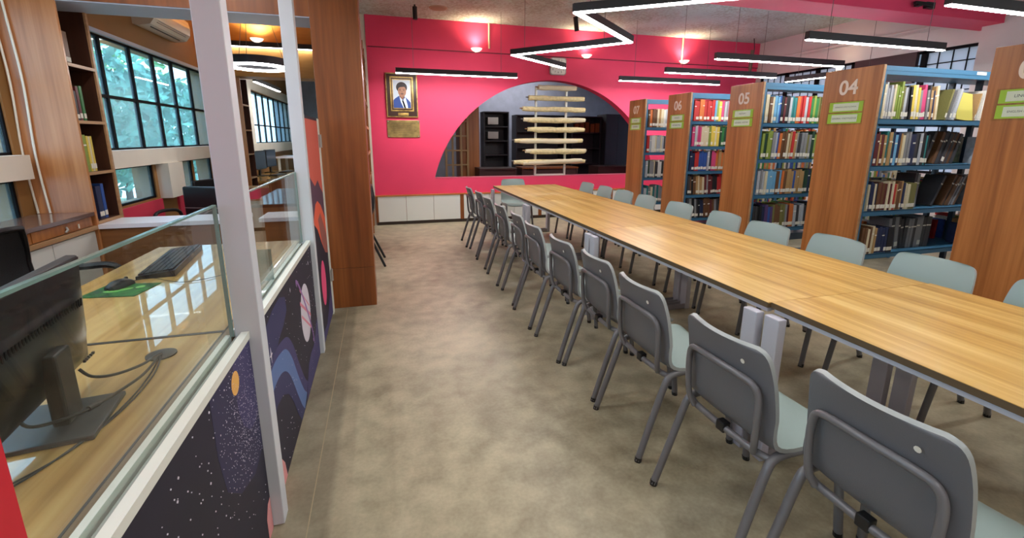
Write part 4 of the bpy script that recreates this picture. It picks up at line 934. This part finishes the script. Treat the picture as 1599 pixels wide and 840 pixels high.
# low white cabinets along the wall
for k, (x0, x1) in enumerate(((-.115, 1.36), (1.362, 2.84), (2.842, 4.32), (4.322, 5.80))):
    lb = ['low white cabinet under the portrait, beside the tall bookcase', 'low white cabinet behind the far end of the aisle chairs', 'low white cabinet below the newspaper rack', 'low white cabinet behind bookcase seven'][k]
    t = thing('low_cabinet', lb, 'cabinet', ((x0 + x1)/2, YB - .003, 0), 0, 'low white cabinets under the arch'); h = (x1 - x0)/2
    obj('carcass', MB().box(-h, -h + .03, -.045, 0, .05, .495).box(h - .03, h, -.045, 0, .05, .495).box(-h + .03, h - .03, -.012, 0, .05, .495), M['dark_wood'], t)
    obj('worktop', MB().box(-h, h, -.055, 0, .495, .515), M['orange_wood'], t)
    obj('plinth', MB().box(-h, h, -.03, 0, 0, .05), mat('plinth brown %d' % k, (60, 48, 40), .6), t)
    w_ = (2*h - .06)/3
    for j in range(3):
        obj('door', MB().box(-h + .033 + j*w_, -h + .027 + (j+1)*w_, -.042, -.022, .058, .49), M['white'], t)

# ================================================================== PILLAR BOOKCASE ON THE RIGHT OF THE COUNTER
pb_ = thing('pillar_casing', 'tall brown timber pillar casing beside the swing gate', 'pillar', (-.285, 4.033, 0))
obj('plinth_panel', MB().bbox(-.181, .180, 0, .02, 0, .358, .003), M['dark_wood'], pb_)
obj('front_panel', MB().bbox(-.181, .180, 0, .02, .36, 2.85, .003), M['dark_wood'], pb_)
obj('side_panel', MB().box(.160, .180, .021, .42, 0, 2.85).box(-.181, -.161, .021, .42, 0, 2.85).box(-.161, .16, .40, .42, 0, 2.85), M['dark_wood'], pb_)
tb_ = thing('tall_bookcase', 'tall open bookcase between the timber pillar and the pink wall', 'bookcase', (-.32, 6.0, 0))
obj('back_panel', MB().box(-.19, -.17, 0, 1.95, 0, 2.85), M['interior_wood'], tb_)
for y in (0, .64, 1.28, 1.93): obj('divider', MB().box(-.17, .165, y, y + .02, 0, 2.85), M['panel_wood'], tb_)
for z in (.45, .9, 1.25, 1.6, 1.95, 2.3, 2.65):
    sh = obj('shelf', MB().box(-.17, .16, .02, 1.93, z, z + .022), M['panel_wood'], tb_)
    obj('lipping', MB().box(.16, .172, .0, 1.95, z - .004, z + .026), M['shelf_wood'], sh)
bc = thing('black_chair', 'black chair tucked behind the timber pillar with one leg showing', 'chair', (-.35, 5.50, 0), 0)
obj('seat', MB().bbox(-.2, .18, -.2, .2, .43, .46, .01), M['black'], bc)
obj('backrest', MB().tube(smooth_path([(.16, -.19, .50), (.235, -.19, .70), (.225, -.17, .90), (.22, .0, .93), (.225, .17, .90), (.235, .19, .70), (.16, .19, .50)], 5), .016, 8), M['black'], bc, smooth=True)
for s in (-1, 1):
    obj('leg', MB().tube([(.15, .18*s, .44), (.335, .21*s, 0)], .014, 8), M['black'], bc); obj('leg', MB().tube([(-.15, .18*s, .44), (-.18, .2*s, 0)], .014, 8), M['black'], bc)

# ================================================================== LEFT PIER: BOOKCASE AND CREDENZA
lbk = thing('niche_bookcase', 'tall brown bookcase with four open niches between the window bays', 'bookcase', (-2.2325, 4.033, 0))
hx = .1725
obj('end_panel', MB().bbox(-hx, hx, 0, .022, .0, 2.378, .002), wood('pier panel', [(146, 88, 46), (180, 120, 72), (200, 142, 92)], 'z', .36, 7, .3), lbk)
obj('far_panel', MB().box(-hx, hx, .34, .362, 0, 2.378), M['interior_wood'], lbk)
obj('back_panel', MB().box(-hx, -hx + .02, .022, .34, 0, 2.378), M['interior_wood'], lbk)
obj('far_lipping', MB().box(hx - .012, hx + .002, .338, .364, 0, 2.378), M['shelf_wood'], lbk)
for z in (.835, 1.20, 1.57, 1.962):
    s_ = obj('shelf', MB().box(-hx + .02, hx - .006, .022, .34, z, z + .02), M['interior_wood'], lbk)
    obj('lipping', MB().box(hx - .006, hx + .002, .018, .342, z - .001, z + .021), M['shelf_wood'], s_)
obj('lower_door', MB().box(hx - .02, hx - .002, .03, .335, .03, .825), M['panel_wood'], lbk)
def niche(col, y, z, w, d, h, lb, tagged=True):
    o = bpy.data.objects.new('book', book_mesh(col, tagged)); COL.objects.link(o); o.scale = (w, d, h); o.rotation_euler = (0, 0, PI/2)
    o.location = (-2.10, y, z); tag(o, lb, 'book', 'books in the niche bookcase')
z1, z2, z3, z4 = 1.9825, 1.5905, 1.2205, .8555
niche('black', 4.10, z1, .05, .2, .19, 'black book on the highest niche of the tall brown bookcase')
niche('brown', 4.155, z1, .05, .2, .22, 'reddish brown book on the highest niche of the tall brown bookcase')
niche('black', 4.10, z2, .04, .2, .23, 'black book on the second niche of the tall brown bookcase')
niche('charcoal', 4.14, z2, .03, .2, .21, 'charcoal book beside the maroon one in the second niche')
niche('maroon', 4.178, z2, .03, .2, .245, 'maroon book with white lettering in the second niche')
niche('green', 4.222, z2, .028, .2, .25, 'green patterned book in the second niche of the tall brown bookcase')
niche('lime green', 4.14, z3, .05, .16, .27, 'green and yellow picture book in the third niche', False)
niche('yellow', 4.185, z3, .022, .2, .262, 'first yellow volume beside the green picture book in the third niche')
niche('cream', 4.209, z3, .02, .2, .258, 'cream volume between two yellow ones in the third niche')
niche('yellow', 4.233, z3, .022, .2, .26, 'last yellow volume at the end of the third niche row')
niche('navy', 4.20, z4, .06, .2, .25, 'dark blue file with white tag in the lowest niche')
niche('blue', 4.256, z4, .035, .2, .265, 'blue file at the outer end of the lowest niche')
cr = thing('credenza', 'long brown credenza with drawers over white doors by the window wall', 'cabinet', (-2.2325, 3.1, 0))
obj('worktop', MB().box(-.172, .168, -.95, .93, .905, .932), mat('glossy brown top', (112, 88, 80), .18, coat=.4), cr)
obj('carcass', MB().box(-.172, .14, -.95, .93, .0, .905), M['panel_wood'], cr)
for j in range(3):
    y1_ = .90 - j*.62; dr = obj('drawer', MB().box(.14, .158, y1_ - .61, y1_, .835, .90), M['panel_wood'], cr)
    obj('pull', MB().tube([(.16, y1_ - .29, .875), (.172, y1_ - .30, .86), (.166, y1_ - .315, .845)], .007, 6), M['dark_metal'] if j else M['silver'], dr)
obj('key_tag', MB().box(.16, .165, .73, .742, .845, .875), M['paper_white'], cr)
obj('rail', MB().box(.14, .172, -.95, .93, .80, .828), M['shelf_wood'], cr)
for j in range(4):
    y1_ = .91 - j*.47; obj('door', MB().box(.14, .160, y1_ - .463, y1_, .06, .79), M['white'], cr)
for k, (yy, z0) in enumerate(((3.72, .935), (3.86, .935))):
    t = thing('hanging_cable', ['white cable hanging down the pier panel, nearer the window', 'white cable hanging down the middle of the pier panel'][k], 'cable', (-2.39 + .07*k, 4.02, .935))
    obj('lead', MB().tube(smooth_path([(.0, 0, 0), (-.012, -.002, .4), (.006, 0, .9), (-.006, -.002, 1.3), (-.03, 0, 1.9), (-.04, 0, 2.3)], 5), .007, 6), M['paper_white'], t)

# ledges across the bay
for k, (x0, x1, lb) in enumerate(((-2.06, -1.10, 'long white ledge with brown front behind the keyboard desk'), (-.98, -.50, 'short white ledge with brown front between gate and second post'))):
    t = thing('partition_ledge', lb, 'ledge', ((x0 + x1)/2, 4.2, 0)); h = (x1 - x0)/2
    obj('ledge_top', MB().box(-h, h, -.165, .165, .80, .832), M['ledge_white'], t)
    obj('front_board', MB().box(-h, h, -.15, -.13, 0, .80), M['counter_front'], t)
    obj('rear_board', MB().box(-h, h, .13, .15, 0, .80), M['counter_front'], t)

# air conditioner
ac_ = thing('air_conditioner', 'cream split air conditioner above the window wall', 'air conditioner', (XL, 6.35, 2.72))
prof = [(0, .15), (.14, .15), (.20, .10), (.215, .02), (.205, -.06), (.16, -.12), (.06, -.14), (0, -.13)]
obj('shell', MB().prism(prof, -.50, .46, 'xz'), M['ac'], ac_)
obj('outlet', MB().add([(.200, -.40, -.068), (.200, .36, -.068), (.115, .36, -.135), (.115, -.40, -.135)], [(0, 1, 2, 3)]), M['black'], ac_)
for k in range(3):
    f = (k + 1)/4; obj('louvre', MB().box(.200 - .085*f - .010, .200 - .085*f + .012, -.40, .36, -.068 - .067*f - .004, -.068 - .067*f + .001), M['dark_metal'], ac_)
obj('seam', MB().box(.203, .2085, -.44, .44, .058, .062), M['silver'], ac_)
ac_.location = (XL, 6.45, 2.76)

# ================================================================== COMPUTER ROOM BEYOND
nb2 = thing('far_niche_bookcase', 'brown bookcase with open niches at the second window pier', 'bookcase', (-2.1425, 7.965, 0))
obj('end_panel', MB().box(-hx, hx, 0, .022, 0, 2.36), M['panel_wood'], nb2); obj('far_panel', MB().box(-hx, hx, .36, .382, 0, 2.36), M['interior_wood'], nb2); obj('back_panel', MB().box(-hx, -hx + .02, .022, .36, 0, 2.36), M['interior_wood'], nb2)
for z in (.83, 1.2, 1.57, 1.95): obj('shelf', MB().box(-hx + .02, hx, .022, .36, z, z + .02), M['shelf_wood'], nb2)
cdk = thing('computer_desk', 'wooden computer desk under the farthest window with two monitors', 'desk', (-2.09, 9.87, 0))
obj('desktop', MB().box(-.30, .30, -1.45, 1.45, .725, .755), M['desk_wood'], cdk)
for y in (-1.43, 0, 1.40): obj('side_panel', MB().box(-.28, .28, y, y + .03, 0, .725), M['panel_wood'], cdk)
for k, y in enumerate((9.6, 10.5)):
    t = thing('far_monitor', ['first dark monitor on the far computer desk, nearer the bookcase', 'second dark monitor on the far computer desk, nearer the white table'][k], 'monitor', (-2.2, y, .755), -.13)
    obj('screen', MB().bbox(-.02, .02, -.27, .27, .12, .47, .005), M['monitor_gloss'], t); obj('display', MB().box(.02, .0215, -.255, .255, .14, .455), mat('screen glass %d' % k, (52, 60, 78), .15), t)
    obj('stand', MB().box(-.03, .0, -.03, .03, 0, .2).bbox(-.1, .1, -.12, .12, 0, .012, .003), M['black'], t)
    t = thing('far_keyboard', ['black keyboard before the first far monitor', 'black keyboard before the second far monitor'][k], 'keyboard', (-1.92, y + .05, .755), -.2)
    obj('case', MB().box(-.08, .08, -.22, .22, 0, .02), M['black'], t); obj('key_block', MB().box(-.065, .065, -.2, .2, .02, .027), M['key'], t)
wt = thing('white_table', 'white square-legged table before the far window', 'table', (-1.85, 12.0, 0))
obj('tabletop', MB().box(-.45, .5, -.5, .5, 1.0, 1.04), M['ledge_white'], wt)
for x in (-.42, .42):
    for y in (-.46, .41): obj('leg', MB().box(x, x + .05, y, y + .05, 0, 1.0), M['trim_white'], wt)
rp = thing('low_red_screen', 'low red partition board with wooden lipping behind the post', 'partition', (-1.78, 7.15, 0))
obj('board', MB().box(-.30, .22, -.02, .02, .0, .77), mat('dull red board', (150, 52, 68), .6), rp); obj('lipping', MB().box(-.30, .22, -.026, .026, .77, .80), M['shelf_wood'], rp)
wc = thing('white_pedestal', 'white floor cabinet on a dark plinth seen between the ledges', 'cabinet', (-1.52, 6.05, 0))
obj('body', MB().bbox(-.22, .2, -.2, .2, .06, .66, .004), M['white'], wc); obj('plinth', MB().box(-.2, .18, -.18, .18, 0, .06), M['black'], wc); obj('door_line', MB().box(-.01, -.006, -.202, -.2, .08, .64), M['dark_metal'], wc)
bt = thing('glossy_table', 'glossy black-topped wooden table reflecting the windows behind the ledge', 'table', (-.93, 5.65, 0))
obj('tabletop', MB().box(-.36, .36, -.75, .75, .80, .83), M['black_gloss'], bt)
for y in (-.74, .70): obj('side_panel', MB().box(-.34, .34, y, y + .04, 0, .80), M['counter_front'], bt)
obj('shelf', MB().box(-.34, .34, -.70, .70, .45, .47), M['counter_front'], bt)
def arm_chair(label, loc, rz):
    t = thing('swivel_chair', label, 'office chair', loc, rz, 'black swivel chairs by the windows')
    obj('seat', MB().bbox(-.23, .23, -.23, .23, .44, .50, .02), M['black'], t)
    obj('backrest', MB().bbox(-.24, -.19, -.21, .21, .58, .94, .02), M['black'], t); obj('back_trim', MB().box(-.188, -.184, -.2, .2, .70, .708), M['silver'], t)
    for s in (-1, 1): obj('armrest', MB().tube(smooth_path([(-.2, .25*s, .5), (-.18, .26*s, .66), (-.05, .27*s, .70), (.12, .27*s, .69), (.16, .26*s, .60), (.1, .24*s, .48)], 4), .018, 8), M['black'], t, smooth=True)
    obj('gas_column', MB().tube([(0, 0, .06), (0, 0, .44)], .028, 10), M['dark_metal'], t)
    for k in range(5): a = 2*PI*k/5; obj('base_arm', MB().tube([(0, 0, .08), (.27*math.cos(a), .27*math.sin(a), .03)], [.024, .03], 8), M['black'], t)
arm_chair('black swivel chair by the red board in front of the lower window', (-2.0, 5.55, 0), -1.9)
arm_chair('black swivel chair farther along the window wall, half behind the post', (-2.0, 6.62, 0), -.5)
bx_ = thing('flatbed_scanner', 'flat grey scanner lying on the white pedestal top', 'scanner', (-1.52, 6.05, .6605)); obj('body', MB().bbox(-.19, .17, -.15, .15, 0, .05, .006), M['silver'], bx_); obj('lid', MB().bbox(-.18, .16, -.14, .14, .05, .066, .004), M['dark_metal'], bx_)

struct('wall_stack', MB().box(-.12, XR, 12.4, 12.55, 0, H), M['grey_wall'])
# ================================================================== DIM STACK ROOM BEHIND THE ARCH
def stack_unit(name, label, x0, x1, y0, y1, z, nsh, mt, front='y', cat='cupboard'):
    t = thing(name, label, cat, ((x0 + x1)/2, y0, 0)); h = (x1 - x0)/2; d = y1 - y0
    obj('back_panel', MB().box(-h, h, d - .02, d, 0, z), mt, t)
    for x in (-h, h - .03): obj('side_panel', MB().box(x, x + .03, 0, d - .02, 0, z), mt, t)
    obj('top_board', MB().box(-h, h, 0, d, z, z + .03), mt, t)
    for k in range(nsh): zz_ = .08 + (z - .08)*k/nsh; obj('shelf', MB().box(-h + .03, h - .03, .0, d - .02, zz_, zz_ + .025), mt, t)
    return t
M['slat_wood'] = wood('pale slat', [(150, 122, 78), (176, 148, 100)], 'z', .5, 8, .5)
wf = thing('wooden_rack', 'open pale wooden rack behind the lower arch edge', 'rack', (1.55, 9.6, 0))
for x in (-.22, -.08, .10, .24): obj('post', MB().box(x - .02, x + .02, -.02, .02, 0, 2.0), M['slat_wood'], wf)
for z in (.9, 1.2, 1.5, 1.8): obj('rail', MB().box(-.24, .26, -.026, .026, z, z + .03), M['slat_wood'], wf)
wpn = thing('wooden_wardrobe', 'tall brown wooden side panel of a cupboard inside the arch', 'wardrobe', (1.86, 9.7, 0))
obj('side_panel', MB().box(-.23, .20, -.02, .02, 0, 2.12), M['panel_wood'], wpn); obj('body', MB().box(-.22, .19, .021, .5, 0, 2.10), M['dark_wood'], wpn)
t = stack_unit('dark_shelf_unit', 'dark shelf unit with small boxes beside the brown wardrobe', 2.37, 2.98, 10.6, 11.0, 2.05, 6, M['dark_room'])
for k in range(2): obj('box_file', MB().box(-.2, .05, .03, .3, 1.79 - k*.33, 1.95 - k*.33), M['silver'], t)
stack_unit('dark_open_unit', 'long dark open shelf unit behind the newspaper rack', 3.22, 4.5, 10.8, 11.2, 2.0, 5, M['dark_room'])
t = stack_unit('dark_shelf_unit', 'dark bookshelf at the far side of the stack room', 4.52, 5.3, 10.4, 10.8, 1.97, 5, M['dark_room'])
for k in range(5):
    x = -.3 + k*.14; obj('row_block', MB().box(x, x + .10, .05, .3, 1.62, 1.62 + .2 + .02*(k % 3)), M['dark_wood'], t)
dc = thing('dark_cupboard', 'closed dark cupboard before the far window of the stack room', 'cupboard', (5.62, 10.2, 0))
obj('body', MB().box(-.3, .34, 0, .5, 0, 2.05), M['dark_room'], dc)
for x in (-.295, .022): obj('door', MB().box(x, x + .312, -.015, 0, .05, 2.03), M['dark_room'], dc)
for (x0, x1, y, lb) in ((1.95, 2.75, 9.4, 'dark red low desk inside the arch before the brown wardrobe'), (2.9, 4.2, 9.5, 'brown reading desk behind the foot of the newspaper rack'), (4.7, 5.9, 9.5, 'dark desk below the closed dark cupboard')):
    t = thing('dim_desk', lb, 'desk', ((x0 + x1)/2, y, 0)); h = (x1 - x0)/2
    obj('desktop', MB().box(-h, h, -.25, .3, .83, .86), M['dark_room_red'] if x0 < 2.5 or x0 > 4.5 else M['dark_wood'], t); obj('modesty_panel', MB().box(-h + .03, h - .03, -.2, -.18, .1, .83), M['dark_room_red'], t)
    for x in (-h, h - .03): obj('side_panel', MB().box(x, x + .03, -.22, .28, 0, .83), M['dark_room_red'], t)

# ================================================================== OUTSIDE
struct('ground', MB().box(-40, -3.0, -20, 40, -3.2, -3.0).box(XR + .5, 30, -20, 40, -3.2, -3.0), M['earth'])
rt_ = random.Random(21)
def tree(label, x, y, zb, h, r, mt):
    t = thing('tree', label, 'tree', (x, y, zb), 0, 'trees outside the window wall')
    obj('trunk', MB().tube(smooth_path([(0, 0, 0), (.08, .05, h*.35), (-.05, .1, h*.7), (0, 0, h)], 4), [.16 - .008*i for i in range(13)], 8), M['bark'], t, smooth=True)
    m = MB()
    for k in range(2600):
        a = rt_.uniform(0, 2*PI); b = math.acos(rt_.uniform(-1, 1)); q = r*rt_.uniform(.25, 1)**.5
        c = Vector((q*math.sin(b)*math.cos(a), q*math.sin(b)*math.sin(a), h*.72 + q*.95*math.cos(b)))
        u = Vector((rt_.gauss(0, 1), rt_.gauss(0, 1), rt_.gauss(0, 1))).normalized(); v = u.orthogonal().normalized(); s = rt_.uniform(.09, .2)
        m.add([c - u*s, c + v*s*.45, c + u*s, c - v*s*.45], [(0, 1, 2, 3)])
    obj('crown', m, mt, t)
for k, (x, y, h, r) in enumerate(((-6.0, 8.2, 7.2, 2.0), (-6.8, 12.6, 7.0, 2.2), (-11.5, 15.0, 7.6, 2.6), (-7.2, 18.6, 6.4, 2.1), (-10.5, 23.0, 7.5, 3.0), (-5.6, 3.8, 6.4, 2.0))):
    tree(['bushy green tree outside, filling the first panes beyond the niche bookcase', 'green tree outside behind the middle panes of the window', 'blue green tree beyond the farther panes', 'green tree outside the computer room window', 'tall tree farthest off outside the far window', 'tree outside the window at the credenza'][k], x, y, -3.0, h, r, M['leaf'] if k % 2 == 0 else M['leaf2'])
bd = thing('neighbour_building', 'pale building with dark openings seen through the window panes', 'building', (-19, 18, -3))
obj('wall', MB().box(-2, 2, -9, 14, 0, 7.5), M['building'], bd)
for k in range(7):
    for j in range(2): obj('window', MB().box(2, 2.04, -8 + k*3.1, -6.6 + k*3.1, 1.2 + j*3.2, 2.8 + j*3.2), mat('far window', (90, 104, 118), .2) if k + j == 0 else bpy.data.materials['far window'], bd)
obj('roof_slab', MB().box(-2.2, 2.3, -9.2, 14.2, 7.5, 7.7), M['building'], bd)
